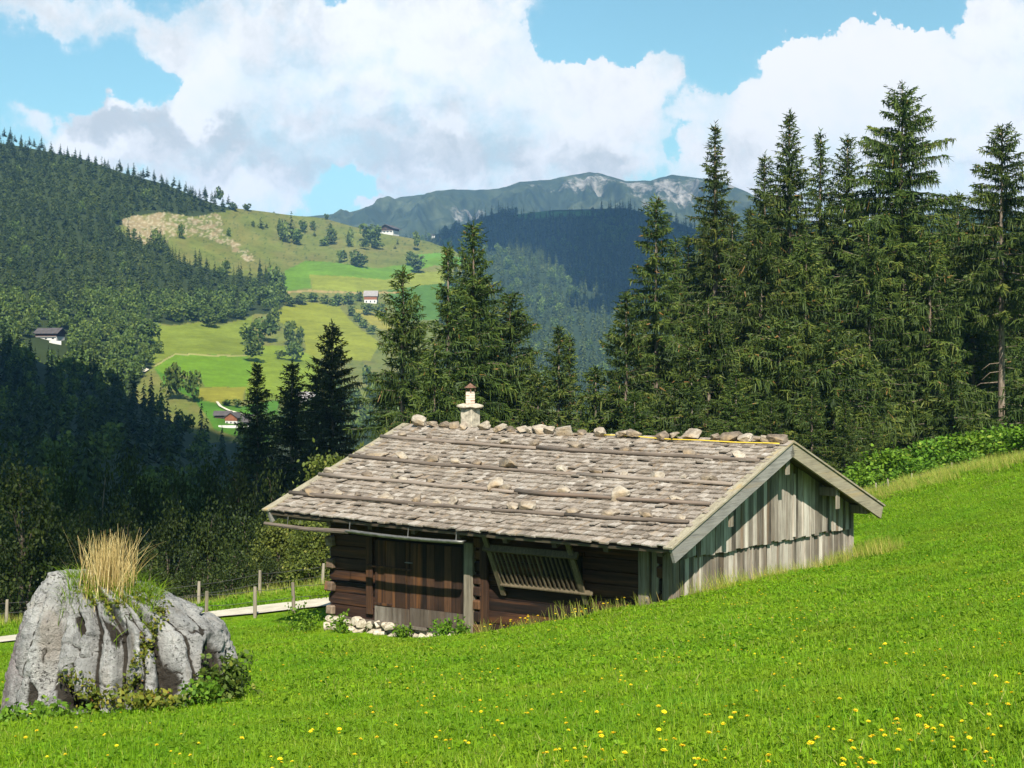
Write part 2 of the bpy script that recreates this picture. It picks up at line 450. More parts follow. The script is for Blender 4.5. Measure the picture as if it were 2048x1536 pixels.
_gzf = gz(GX.ravel(), GY.ravel())
meadow = obj('meadow', mesh_np('meadow', np.stack([GX.ravel(), GY.ravel(), _gzf], 1), grid_faces(len(gx), len(gy)), M['meadow'], True))
tag(meadow, kind='structure')
# gravel path
PX = np.linspace(-330, 1300, 160)
V = []
for k, f in enumerate((0, .2, .4, .6, .8, 1)):
    a = np.array([unp(p, path_py(p, False), 40.0) for p in PX]); b = np.array([unp(p, path_py(p, True), 41.6) for p in PX])
    q = a * (1 - f) + b * f
    q[:, 1] += pnoise(np.stack([q[:, 0] * .9, q[:, 1] * 0, q[:, 0] * 0 + k], 1)) * (.10 if k in (0, 5) else 0)
    q[:, 2] = gz(q[:, 0], q[:, 1]) + .05
    V.append(q)
V = np.stack(V, 1)
path = obj('path', mesh_np('path', V.reshape(-1, 3), grid_faces(160, 6), M['path'], True))
tag(path, kind='structure')

# ------------------------------------------------------------------ post and wire fences
def fence_run(posts, label, wires=(.55, .92), thick=1.0, names=None, group=None):
    root = empty('wire_fence', tuple(posts[len(posts) // 2][0]))
    tag(root, label, 'fence', group)
    o0 = np.array(root.location)
    tops = []
    for k, (b, h) in enumerate(posts):
        m = MB(); l = rng.normal(0, .03, 2)
        b = np.array(b) - o0
        m.tube([b + (0, 0, -.25), b + (l[0] * .5, l[1] * .5, h * .5), b + (l[0], l[1], h)], [.046 * thick, .045 * thick, .040 * thick], 8)
        m.build('post', M['fencepost'], root, False)
        tops.append((b, np.array([l[0], l[1], h])))
    for w in wires:
        m = MB(); pts = []
        for k in range(len(tops)):
            p = tops[k][0] + tops[k][1] * w * .95
            if k:
                q = pts[-1]
                for s in (.25, .5, .75):
                    pts.append(q * (1 - s) + p * s - np.array([0, 0, .10 * s * (1 - s)]))
            pts.append(p)
        m.tube(pts, .006, 4)
        m.build('wire', M['wire'], root)
    return root
def fp(px, pyb, pyt, Y):
    b = unp(px, pyb, Y); h = (pyb - pyt) / FPX * Y
    z = float(gz(b[0], b[1])[0])
    return ((b[0], b[1], z), max(.75, b[2] + h - z))
fence_run([fp(-150, 1275, 1240, 44), fp(12, 1256, 1220, 44), fp(200, 1236, 1202, 44), fp(397, 1217, 1188, 44), fp(519, 1205, 1171, 45), fp(644, 1185, 1159, 46), fp(760, 1180, 1150, 46.5)],
          'thin wooden post and wire fence beyond the pale gravel path, before the dark trees', names='far')
fence_run([fp(300, 1253, 1212, 39.4), fp(412, 1243, 1200, 39.4), fp(510, 1232, 1200, 39.4), fp(588, 1222, 1187, 39.4), fp(720, 1207, 1170, 39.4)],
          'weathered posts with wire along the meadow side of the gravel path')
hp = []
for px, pb, pt in [(1690, 1002, 985), (1752, 992, 974), (1778, 984, 967), (1822, 974, 956), (1905, 955, 938)]:
    Y = 53.0
    x = (px - CX) / FPX * Y; z = float(gz(x, Y)[0])
    hp.append(((x, Y, z), max(.45, -(pt - HY) / FPX * Y - z)))
fence_run(hp, 'short pale stakes of a wire fence on the grassy crest behind the barn', wires=(.8,), thick=.6)
# ------------------------------------------------------------------ the barn (local frame: x along the front towards the near corner, y along the gable, z up)
TH = math.atan2(-.6072, .7946)
B0 = np.array([2.96, 30.0, -5.6])
barn = empty('wooden_barn', tuple(B0), TH)
tag(barn, 'old dark log barn with shingled stone-weighted roof and grey boarded gable', 'barn')
ca, sa = math.cos(TH), math.sin(TH)
RB = np.array([[ca, -sa, 0], [sa, ca, 0], [0, 0, 1]])
def b2w(p): return RB @ np.asarray(p, float) + B0
def w2b(p): return RB.T @ (np.asarray(p, float) - B0)
XL, XR = -9.55, .61                     # roof ends
YE, ZE, YR, PITCH = -.98, 2.23, 3.51, .3764
YE2 = 7.68
def roofz(x, y):
    sag = -.05 * math.sin(PI * (x - XL) / (XR - XL)) - .012 * (x - XL) + .06
    return ZE + (min(y, 2 * YR - y) - YE) * PITCH + sag * .8
ZR = ZE + (YR - YE) * PITCH
def roof_hit(px, py):
    d = w2b(unp(px, py, 1.0)) - w2b((0, 0, 0)); o = w2b((0, 0, 0))
    n = np.array([0, -PITCH, 1.0]); c = ZE - PITCH * YE
    t = (c - n @ o) / (n @ d)
    return o + d * t
SL = math.hypot(1, PITCH)
def onroof(x, d, h, back=False):
    """point at slope distance d from the eave, height h above the deck"""
    y = YE + d / SL
    z = roofz(x, y)
    ny, nz = -PITCH / SL, 1 / SL
    y2, z2 = y + ny * h, z + nz * h
    if back: y2 = 2 * YR - y2
    return (x, y2, z2)
# roof: deck, shingles front and back
LEN = (YR - YE) * SL
roof = obj('roof', None, barn) if False else None
m = MB()
for back in (False, True):
    d0 = 0.0 if not back else (2 * YR - YE2 - YE) * SL
    xs = np.linspace(XL + .03, XR - .03, 9)
    for k in range(8):
        x0, x1 = xs[k], xs[k + 1]
        P = [onroof(x0, d0, -.07, back), onroof(x1, d0, -.07, back), onroof(x1, LEN - .01, -.07, back), onroof(x0, LEN - .01, -.07, back),
             onroof(x0, d0, -.02, back), onroof(x1, d0, -.02, back), onroof(x1, LEN - .01, -.02, back), onroof(x0, LEN - .01, -.02, back)]
        m.hexa(P, .4)
roof = m.build('roof', M['deck'], barn)
def shingles(back):
    m = MB()
    d = 0.0 if not back else (2 * YR - YE2 - YE) * SL
    row = 0
    while d < LEN - .05:
        x = XL + .02 - rnd.random() * .1
        rowj = rnd.gauss(0, .015)
        while x < XR - .03:
            w = rnd.uniform(.10, .20)
            x1 = min(x + w, XR - .02)
            if x1 - x > .04:
                gap = rnd.uniform(.006, .018)
                ds = d + rowj + rnd.gauss(0, .015) - (.05 if row == 0 else 0)
                lift = .078 + rnd.random() * .014 + (.035 if rnd.random() < .06 else 0)
                tl = rnd.gauss(0, .006)
                L = .43
                de = min(ds + L, LEN + .04)
                th = rnd.uniform(.024, .034)
                a, b = x + gap / 2, x1 - gap / 2
                sk = rnd.gauss(0, .006)
                P = [onroof(a, ds, lift - th - tl, back), onroof(b, ds + sk, lift - th + tl, back), onroof(b, de, .0, back), onroof(a, de, .0, back),
                     onroof(a, ds, lift - tl, back), onroof(b, ds + sk, lift + tl, back), onroof(b, de, .014, back), onroof(a, de, .014, back)]
                m.hexa(P, rnd.betavariate(2, 2))
            x = x1
        d += .185 + rnd.gauss(0, .004); row += 1
    # ragged ridge pieces
    for k in range(120):
        x = rnd.uniform(XL + .1, XR - .35); w = rnd.uniform(.10, .45); d1 = LEN - rnd.uniform(.18, .45); h = rnd.uniform(.06, .10)
        P = [onroof(x, d1, h - .02, back), onroof(x + w, d1 + rnd.gauss(0, .03), h - .02, back), onroof(x + w, LEN + .06, h - .01, back), onroof(x, LEN + .06, h - .01, back),
             onroof(x, d1, h, back), onroof(x + w, d1 + rnd.gauss(0, .03), h, back), onroof(x + w, LEN + .06, h + .01, back), onroof(x, LEN + .06, h + .01, back)]
        m.hexa(P, rnd.random())
    return m
shingles(False).build('shingle_cover', M['shingle'], roof)
shingles(True).build('shingle_cover', M['shingle'], roof)
# barge boards and their capping planks at both gables
for x, sgn in ((XR, 1), (XL, -1)):
    for back in (False, True):
        d0 = -.06 if not back else (2 * YR - YE2 - YE) * SL - .06
        m = MB()
        P = []
        for h in (-.235, .045):
            for (xx, dd) in ((x - .03, d0), (x + .03, d0), (x + .03, LEN), (x - .03, LEN)):
                P.append(onroof(xx, dd + (.02 if h < 0 and dd < 1 else 0), h, back))
        m.hexa(P, .5)
        bb = m.build('barge_board', M['fascia'] if not back else M['barge'], barn)
        m = MB(); P = []
        for h in (.055, .09):
            for (xx, dd) in ((x - .13, d0 - .03), (x + .06, d0 - .03), (x + .06, LEN + .03), (x - .13, LEN + .03)):
                P.append(onroof(xx, dd, h, back))
        m.hexa(P, .6)
        m.build('capping_plank', M['barge'], bb)
# purlins with cover boards on their ends
for k, (y, zz) in enumerate([(YR, ZR - .30), (1.25, roofz(-4, 1.25) - .26), (5.75, roofz(-4, 5.75) - .26), (-.35, 2.26), (7.3, 2.28)]):
    m = MB(); m.beam((-9.35, y, zz), (.50, y, zz), .17, .19, r=.5)
    pu = m.build('purlin', M['post'] if k < 3 else M['greyboard'], barn, bevel=.012)
    if k < 3:
        m = MB()
        m.box((.505, y - .07, zz - .36), (.535, y + .07, zz + .12), .8)
        m.build('end_board', M['post'], pu)
# rafters seen under the front eave
for k in range(9):
    x = -9.1 + k * 1.17
    m = MB(); m.beam(onroof(x, .08, -.14), onroof(x, LEN - .1, -.14), .11, .12, r=.3)
    m.build('rafter', M['deck'], barn)
m = MB(); m.beam((-9.45, YE + .16, ZE - .05), (.5, YE + .16, ZE - .05), .035, .10, r=.1)
m.build('eave_board', M['deck'], barn)
# log walls
def log_wall(p0, p1, z0, z1, name, mat, out, nlog, skip=None):
    m = MB(); h = (z1 - z0) / nlog
    p0 = np.array(p0, float); p1 = np.array(p1, float); n = np.array(out, float)
    for k in range(nlog):
        a, b = z0 + k * h, z0 + (k + 1) * h
        d = rnd.gauss(0, .012)
        tilt = rnd.gauss(0, .008)
        segs = [(0, 1)]
        if skip and a < skip[2] - .05:
            segs = [(0, skip[0]), (skip[1], 1)]
        r = rnd.random()
        for (s0, s1) in segs:
            A, Bq = p0 + (p1 - p0) * s0, p0 + (p1 - p0) * s1
            prof = [(.0, a + .004), (.022, a + .014), (.030, a + h * .5), (.022, b - .012), (.0, b - .003)]
            V = []
            for q, tl in ((A, -tilt), (Bq, tilt)):
                for (e, z) in prof: V.append((*(q + n * (e + d)), z + tl))
                V.append((*(q - n * .14), b - .006 + tl)); V.append((*(q - n * .14), a + .008 + tl))
            F = [(i, i + 1, i + 8, i + 7) for i in range(6)] + [(6, 0, 7, 13), tuple(range(6, -1, -1)), tuple(range(7, 14))]
            m.add(V, F, r)
    return m.build(name, mat, barn)
log_wall((-8.66, 0), (-.05, 0), .02, 2.56, 'front_wall', M['darklog'], (0, -1), 10, skip=((8.66 - 7.36) / 8.61, (8.66 - 4.78) / 8.61, 1.75))
log_wall((-8.66, 7.2), (-8.66, 0), .02, 2.56, 'end_wall', M['darklog'], (-1, 0), 10)
log_wall((-.05, 7.25), (-8.66, 7.25), .02, 2.56, 'rear_wall', M['darklog'], (0, 1), 10)
m = MB()                                   # boarded triangle over the far end wall
for k in range(36):
    y = .0 + k * .2
    m.box((-8.68, y, 2.4), (-8.65, y + .19, max(2.5, roofz(-8.6, y + .1) - .1)), rnd.random())
m.build('gable_boarding', M['greyboard'], barn)
# grey boarded gable towards the camera: lower boards, then the upper boards lapping over them
m = MB(); y = -.02
while y < 7.22:
    w = rnd.uniform(.13, .24); e = rnd.uniform(0, .022)
    m.box((.0 + e, y + .006, -.1 if y < 3 else .1), (.028 + e, min(y + w, 7.24) - .006, 2.02), rnd.betavariate(1.2, 1.2))
    if rnd.random() < .42:
        m.box((.031 + e, y + w - .028, 0), (.054 + e, y + w + .028, 1.86 + rnd.uniform(-.02, .02)), rnd.betavariate(1.2, 1.2))
    y += w
lower = m.build('gable_boarding', M['greyboard'], barn)
lower['label'] = 'lower row of silvery upright boards'
m = MB(); y = -.02
while y < 7.22:
    w = rnd.uniform(.12, .22); e = rnd.uniform(0, .02)
    y1 = min(y + w, 7.24)
    za, zb = roofz(0, y) - .09, roofz(0, y1) - .09
    zl = 1.86 + rnd.uniform(-.025, .03)
    P = []
    for xx in (.075 + e, .10 + e):
        P += [(xx, y + .004, zl), (xx, y1 - .004, zl + rnd.uniform(-.01, .01)), (xx, y1 - .004, zb), (xx, y + .004, za)]
    m.add(P, [(0, 3, 2, 1), (4, 5, 6, 7), (0, 1, 5, 4), (1, 2, 6, 5), (2, 3, 7, 6), (3, 0, 4, 7)], rnd.betavariate(1.2, 1.2))
    y += w
upper = m.build('gable_boarding', M['greyboard'], barn)
upper['label'] = 'upper boards of the gable lapping over the lower row'
m = MB(); m.box((.012, 0.0, 1.99), (.074, 7.2, 2.07), .3); m.box((.105, 4.52, 1.9), (.14, 4.60, 3.2), .9)
m.build('batten', M['greyboard'], barn)
# corner boards and posts
for (x0, y0, x1, y1, z0, z1, mat) in [(-.62, -.20, -.40, -.075, -.3, 2.05, 'post'), (-.36, -.16, -.20, -.075, -.3, 2.45, 'post'), (-.10, -.20, .06, -.08, -.3, 2.1, 'post'),
                                  (.02, 7.25, .09, 7.42, -.3, 2.35, 'greyboard'), (-4.78, -.22, -4.56, -.075, -.12, 1.88, 'post'), (-4.42, -.17, -4.24, -.075, -.05, 2.3, 'darkvert'),
                                  (-7.56, -.10, -7.37, -.06, .15, 1.8, 'darkvert')]:
    m = MB(); m.box((x0, y0, z0), (x1, y1, z1), .5, jit=.006)
    m.build('corner_post' if mat != 'darkvert' else 'door_post', M[mat], barn, bevel=.012)
# projecting log ends
def log_ends(x, y, dx, dy, zs, mat):
    for z in zs:
        m = MB(); s = rnd.uniform(.09, .12); L = rnd.uniform(.8, 1.15)
        m.beam((x, y, z), (x + dx * L, y + dy * L, z + rnd.gauss(0, .01)), 2 * s, rnd.uniform(.2, .24), r=rnd.random(), taper=.93)
        m.build('log_end', M[mat], barn, bevel=.025)
log_ends(-8.60, -.02, 0, -.15, np.arange(.14, 2.4, .5), 'logend')
log_ends(-8.62, .10, -.13, 0, np.arange(.39, 2.4, .5), 'logend')
log_ends(-4.49, -.02, 0, -.16, np.arange(.14, 2.4, .25), 'darkvert')
log_ends(-.16, -.02, 0, -.14, np.arange(.14, 2.4, .25), 'darkvert')
# double door
m = MB(); m.box((-7.37, .02, .0), (-4.77, .06, 1.78), .3)
m.build('door_backing', M['black'], barn)
def door_leaf(x0, x1, name_label, split):
    root = MB(); x = x0
    while x < x1 - .02:
        w = min(rnd.uniform(.16, .30), x1 - x)
        root.box((x + .004, -.055 - rnd.uniform(0, .01), split), (x + w - .004, -.02, 1.74), rnd.random())
        x += w
    o = root.build('door', M['darkvert'], barn)
    o['label'] = name_label
    m = MB(); x = x0
    while x < x1 - .02:
        w = min(rnd.uniform(.25, .45) if x0 < -7 else 1.7, x1 - x)
        m.box((x + .004, -.075, .03), (x + w - .004, -.03, split - .006), rnd.random())
        x += w
    m.build('bottom_board', M['greylow'], o)
    return o
dl = door_leaf(-7.33, -6.36, 'narrow plank door leaf with a ledge across its middle', .36)
dr = door_leaf(-6.34, -4.80, 'wide plank door leaf with a pale bottom board', .40)
m = MB(); m.beam((-7.5, -.13, 1.20), (-6.28, -.11, 1.18), .07, .035, r=.7); m.beam((-7.3, -.08, .40), (-6.85, -.08, .40), .03, .05, r=.4)
m.build('ledge', M['darkvert'], dl)
m = MB(); m.beam((-6.36, -.09, 1.22), (-6.36, -.09, 1.42), .02, .03, r=.9); m.beam((-6.46, -.09, 1.33), (-6.26, -.09, 1.33), .02, .03, (0, 1, 0), r=.9)
m.build('latch', M['zinc'], dr)
m = MB(); m.box((-7.36, -.14, -.03), (-5.9, -.02, .025), .8); m.box((-8.66, -.10, -.03), (-7.4, -.02, .03), .6); m.box((-4.2, -.07, -.06), (-.3, .02, .02), .5)
m.build('sill_beam', M['greylow'], barn)
# slatted hay rack leaning from the eave against the wall
TOPY, BOTY, ZT, ZB = -.66, -.14, 2.0, 1.02
def rp(x, s): return (x, BOTY + (TOPY - BOTY) * s, ZB + (ZT - ZB) * s)
m = MB(); m.beam(rp(-3.86, .10), rp(-1.65, .10), .05, .10, (0, .5, 1), r=.7)
rk = m.build('hay_rack', M['rack'], barn, bevel=.015)
m = MB(); m.beam(rp(-3.98, .86), rp(-1.72, .86), .06, .13, (0, .5, 1), r=.5)
m.build('rack_rail', M['rack'], rk)
for x in (-3.86, -1.86):
    m = MB(); m.beam(rp(x - .02, -.14), rp(x, 1.22), .045, .11, (1, 0, 0), r=.8)
    m.build('rack_stile', M['rack'], rk)
m = MB()
for k in range(17):
    x = -3.74 + k * .112
    m.beam(rp(x, .12), rp(x + rnd.gauss(0, .008), .84), .03, .032, (1, 0, 0), r=rnd.random())
m.build('slat', M['rack'], rk)
m = MB(); m.box((-2.9, -.085, 1.34), (-2.0, -.02, 1.80), .4)
wn = m.build('window', M['black'], barn)
m = MB(); m.box((-2.98, -.10, 1.27), (-1.92, -.06, 1.335), .5); m.box((-2.98, -.10, 1.805), (-1.92, -.06, 1.87), .5)
m.build('window_frame', M['darkvert'], wn)
# gutter on its hooks
def halfpipe(p0, p1, r, n=10, sag=.03):
    m = MB(); V = []; K = 14
    for i in range(K):
        s = i / (K - 1); c = np.array(p0) * (1 - s) + np.array(p1) * s; c[2] -= sag * 4 * s * (1 - s)
        for rr in (r, r - .006):
            for k in range(n + 1):
                t = PI + PI * k / n
                V.append((c[0], c[1] + rr * math.cos(t), c[2] + rr * math.sin(t)))
    W = 2 * (n + 1); F = []
    for i in range(K - 1):
        for k in range(n):
            a = i * W + k
            F.append((a, a + 1, a + W + 1, a + W)); b = a + n + 1
            F.append((b, b + W, b + W + 1, b + 1))
        for k in (0, n):
            a = i * W + k; b = a + n + 1
            F.append((a, a + W, b + W, b) if k == 0 else (a, b, b + W, a + W))
    e = (K - 1) * W
    F.append(tuple(range(e, e + n + 1)))
    m.add(V, F); return m
g = halfpipe((-7.2, -1.06, 2.05), (-4.1, -1.06, 2.03), .066).build('gutter', M['zinc'], barn, True)
m = MB(); m.tube([(-9.62, -1.06, 2.03), (-8.4, -1.06, 1.985), (-7.15, -1.06, 2.01)], [.035, .045, .05], 8)
m.build('gutter_spout', M['pole'], g)
for x in (-9.0, -7.2, -5.6, -4.35):
    m = MB(); m.tube([(x, -1.06 + .07 * math.cos(t), 2.035 + .072 * math.sin(t)) for t in np.linspace(PI, 2 * PI, 7)] + [(x, -.97, 2.2)], .009, 5)
    m.build('gutter_hook', M['zinc'], g)
# chimney
cx, cy = -7.97, 3.95
def ring(m, z0, z1, wx, wy, j, r, n=3):
    m.box((cx - wx, cy - wy, z0), (cx + wx, cy + wy, z1), r, j)
m = MB(); m.box((cx - .168, cy - .168, 3.2), (cx + .168, cy + .168, 4.42), .5)
ch = m.build('chimney', M['plaster'], barn, bevel=.02)
m = MB()
t = np.linspace(0, 2 * PI, 15)[:-1]
V = []
for z, s in ((4.42, .27), (4.445, .315), (4.48, .31), (4.52, .16)):
    for a in t:
        q = 1 / max(abs(math.cos(a)), abs(math.sin(a))) ** .6
        V.append((cx + s * q * math.cos(a) * (.9 + .1 * math.sin(3 * a + 1)), cy + s * q * .85 * math.sin(a), z + .012 * math.sin(5 * a)))
m.add(V, [tuple(f) for f in grid_faces(4, 14, True)] + [tuple(range(13, -1, -1)), tuple(range(42, 56))])
m.build('cap_slab', M['foundation'], ch)
m = MB(); m.box((cx - .075, cy - .075, 4.50), (cx + .075, cy + .075, 4.80), .5)
m.build('brick_stack', M['brick'], ch)
for a, b in ((-1, -1), (1, -1), (1, 1), (-1, 1)):
    m = MB(); m.beam((cx + a * .065, cy + b * .065, 4.78), (cx + a * .065, cy + b * .065, 4.90), .022, .022, (0, 1, 0))
    m.build('hood_leg', M['rust'], ch)
m = MB()
V = []
for z, s in ((4.895, .15), (4.905, .145), (4.94, .08), (5.0, .008)):
    for a in t: V.append((cx + s * math.cos(a), cy + s * math.sin(a), z))
m.add(V, [tuple(f) for f in grid_faces(4, 14, True)] + [tuple(range(13, -1, -1))])
m.build('hood', M['rust'], ch)
# stones: lumpy cut blocks
def stone_mesh(name, sx, sy, sz, seed, mat, block=.5, facets=10):
    import bmesh
    bm = bmesh.new(); bmesh.ops.create_icosphere(bm, subdivisions=3, radius=1)
    P = np.array([v.co[:] for v in bm.verts])
    q = np.abs(P).max(1)
    P = P * ((1 - block) + block / q[:, None])
    rs = np.random.default_rng(seed)
    for _ in range(facets):                  # random planes shave facets off
        n = rs.normal(size=3); n /= np.linalg.norm(n); d = rs.uniform(.50, .82)
        e = P @ n - d; P = P - np.where(e > 0, e * .97, 0)[:, None] * n
    nz_ = fbm(P * 1.6 + seed * 3.1, 3); nz2 = fbm(P * 5 + seed, 3)
    P = P * (1 + .13 * nz_ + .10 * nz2)[:, None] * (sx, sy, sz)
    for v, p in zip(bm.verts, P): v.co = p
    me = bpy.data.meshes.new(name); bm.to_mesh(me); bm.free()
    me.materials.append(mat)
    return me
# dry stone footing
seed = 100
for row, (za, zb) in enumerate(((-.32, -.13), (-.14, .03))):
    x = -8.75
    while x < -4.1:
        w = rnd.uniform(.16, .34); z = rnd.uniform(za + .06, zb - .05)
        if not (row == 1 and -7.0 < x < -5.2 and rnd.random() < .6):
            o = obj('foundation_stone', stone_mesh('foundation_stone', w * .62, rnd.uniform(.13, .19), rnd.uniform(.085, .12), seed, M['foundation']), barn, (x + w / 2, -.06 + rnd.uniform(-.08, .05), z))
            o.rotation_euler = (rnd.gauss(0, .12), rnd.gauss(0, .12), rnd.gauss(0, .3)); seed += 1
        x += w
m = MB(); m.box((-8.6, .02, -.5), (-.1, 7.2, .02), .3); m.build('plinth', M['foundation'], barn)
# poles and stones on the roof
poles = [((777, 886), (1519, 926)), ((722, 925), (1462, 974)), ((652, 962), (1412, 1014)), ((590, 999), (1366, 1050))]
plab = ['long peeled pole laid across the shingles nearest the ridge', 'peeled pole across the shingles, second down from the ridge', 'peeled pole across the shingles, second up from the eave', 'long peeled pole laid across the shingles nearest the eave']
pole_d = []
for (a, b), lab in zip(poles, plab):
    A, Bq = roof_hit(*a), roof_hit(*b)
    da, db = (A[1] - YE) * SL, (Bq[1] - YE) * SL
    o = empty('weight_pole', tuple(b2w((XL, YE, ZE))), TH); tag(o, lab, 'pole', 'poles weighing down the barn roof')
    base = np.array([XL, YE, ZE]); n = 11; xs = np.linspace(XL - .05, XR - .16, n + 1)
    cut = rnd.uniform(.4, .65) * n
    for part in range(2):
        m = MB(); pts = []
        for k in range(n + 1):
            if (part == 0 and k > cut + 1) or (part == 1 and k < cut): continue
            f = k / n; d = da * (1 - f) + db * f + rnd.gauss(0, .012) + (.035 if part else 0)
            pts.append(np.array(onroof(xs[k], d, .105 + rnd.gauss(0, .006))) - base)
        m.tube(pts, np.linspace(.048, .036, len(pts)), 8)
        m.build('pole_length', M['pole'], o, True)
    pole_d.append((da, db))
adj = ['pale', 'grey', 'brownish', 'flat', 'rounded', 'blocky']
rows = [[(810, 1.0), (860, .9), (944, 1), (1011, 1.1), (1069, 1.1), (1155, 1.35), (1249, 1.1), (1331, .9), (1381, 1.2), (1479, 1.3)],
        [(753, 1.4), (807, 1.1), (865, 1.1), (915, 1), (957, 1), (1020, 1.9), (1125, 1.1), (1195, 1.2), (1249, .8), (1314, 1.0), (1366, .8), (1419, 1.25)],
        [(658, 1), (737, 1), (790, 1), (810, .8), (862, 1), (991, 1.6), (1011, 1.1), (1130, 1.2), (1241, 1.5), (1351, 1.1)],
        [(628, 1.6), (678, 1), (716, .8), (771, 1.1), (783, .8), (836, 1.1), (877, 1), (908, 1.3), (1030, 1.1), (1052, 1.6), (1148, 1.1), (1221, 1.1), (1296, 1.2), (1360, 1)]]
where = ['uppermost roof pole', 'roof pole second from the ridge', 'roof pole second from the eave', 'lowest roof pole']
nth = ['first', 'second', 'third', 'fourth', 'fifth', 'sixth', 'seventh', 'eighth', 'ninth', 'tenth', 'eleventh', 'twelfth', 'thirteenth', 'fourteenth', 'fifteenth']
def put_stone(x, d, size, lab, group, hh=1.0, up=.06, flat=False):
    global seed
    seed += 1
    s = .102 * size
    sx, sy, sz = s * rnd.uniform(1.0, 1.45), s * rnd.uniform(.75, 1.0), s * rnd.uniform(.62, .85) * hh
    if flat: sx, sz = sx * 1.5, sz * .75
    p = b2w(onroof(x, d, up + sz * .75))
    o = obj('roof_stone', stone_mesh('roof_stone', sx * 1.12, sy * 1.12, sz * 1.12, seed, M['stone'], rnd.uniform(.4, .9) if hh == 1.0 else .92, 10 if hh == 1.0 else 4), None, tuple(p))
    o.rotation_euler = (math.atan(PITCH) * .8 + rnd.gauss(0, .1), rnd.gauss(0, .1), TH + rnd.gauss(0, .4))
    tag(o, lab, 'stone', group)
    return o
for k, row in enumerate(rows):
    da, db = pole_d[k]
    for i, (px, s) in enumerate(row):
        f = (px - poles[k][0][0]) / (poles[k][1][0] - poles[k][0][0])
        py = poles[k][0][1] * (1 - f) + poles[k][1][1] * f - 6
        h = roof_hit(px, py)
        xf = (h[0] - XL) / (XR - XL)
        a = 'big blocky' if s >= 1.5 else ('brown' if (k, i) in ((0, 5), (1, 11)) else ('small pale' if s < .95 else 'grey'))
        put_stone(h[0], da * (1 - xf) + db * xf + .15, s * 1.05, f'{a} stone behind the {where[k]}, {nth[i]} from the far gable', f'stones along the {where[k]}', flat=(px in (628, 753)))
ridge = [(847, 1.45), (872, 1.3), (897, 1.3), (917, 1.1), (936, 1.2), (974, 1.5), (1009, 1.5), (1030, .9), (1052, 1.4), (1068, 1.0), (1086, 1.5), (1108, 1.4), (1138, 1.9), (1172, .9), (1211, 1.5), (1256, 1.4), (1277, 1.4), (1332, 1.5), (1354, 1.2), (1394, 1.9), (1440, 1.2), (1470, 1.8), (1495, 1.4), (1523, 1.2), (1543, 1.3), (1562, 1.5)]
for i, (px, s) in enumerate(ridge):
    # ridge position under this pixel column
    q = (px - CX) / FPX
    lo, hi = XL, XR
    for _ in range(40):
        md = (lo + hi) / 2; w = b2w((md, YR, ZR))
        if w[0] / w[1] < q: lo = md
        else: hi = md
    near = 'left' if px < 938 else 'right'
    if px < 938: rel = f'{nth[i]} from the far end'
    else: rel = (f'{nth[i - 5]} past the chimney' if i < 15 else f'{nth[25 - i]} from the near gable')
    put_stone(md, LEN - .10, s * .80, f'{"tall upright" if i == 0 else ("large pale" if s > 1.7 else "grey")} stone on the roof ridge, {rel}', 'stones along the roof ridge', 1.5 if i == 0 else .88, .10)
# yellow cable lying along the ridge
A = roof_hit(1214, 874); Bq = roof_hit(1577, 890)
m = MB(); base = np.array([A[0], A[1], A[2]]); pts = []
for k in range(25):
    f = k / 24; x = A[0] * (1 - f) + (XR - .1) * f
    d = LEN - .16 - .14 * f + .02 * math.sin(9 * f)
    pts.append(np.array(onroof(x, d, .125 + .01 * math.sin(14 * f))) - base)
m.tube(pts, .014, 6)
o = m.build('yellow_cable', M['cable'], None, True, loc=tuple(b2w(base))); o.rotation_euler = (0, 0, TH)
tag(o, 'thin yellow cable stretched along the near half of the roof ridge', 'cable')
# ------------------------------------------------------------------ trees
def quads(base, dirv, side, ln, w, tip=.45):
    """flat leaf blades: base (n,3), unit directions, unit sides, length, width"""
    ln = ln[:, None]; w = w[:, None] * .5
    e = base + dirv * ln; md = base + dirv * ln * .45
    V = np.stack([base - side * w * .45, base + side * w * .45, md + side * w, e + side * w * tip, e - side * w * tip, md - side * w], 1)
    n = len(base); i = np.arange(n)[:, None] * 6
    F = np.concatenate([i + [0, 1, 2, 5], i + [5, 2, 3, 4]])
    return V.reshape(-1, 3), F
def blades4(base, dirv, side, ln, w, tip=.35):
    e = base + dirv * ln[:, None]; w = w[:, None] * .5
    V = np.stack([base - side * w, base + side * w, e + side * w * tip, e - side * w * tip], 1)
    return V.reshape(-1, 3), np.arange(len(base) * 4).reshape(-1, 4)
def unit(v): return v / (np.linalg.norm(v, axis=-1, keepdims=True) + 1e-9)
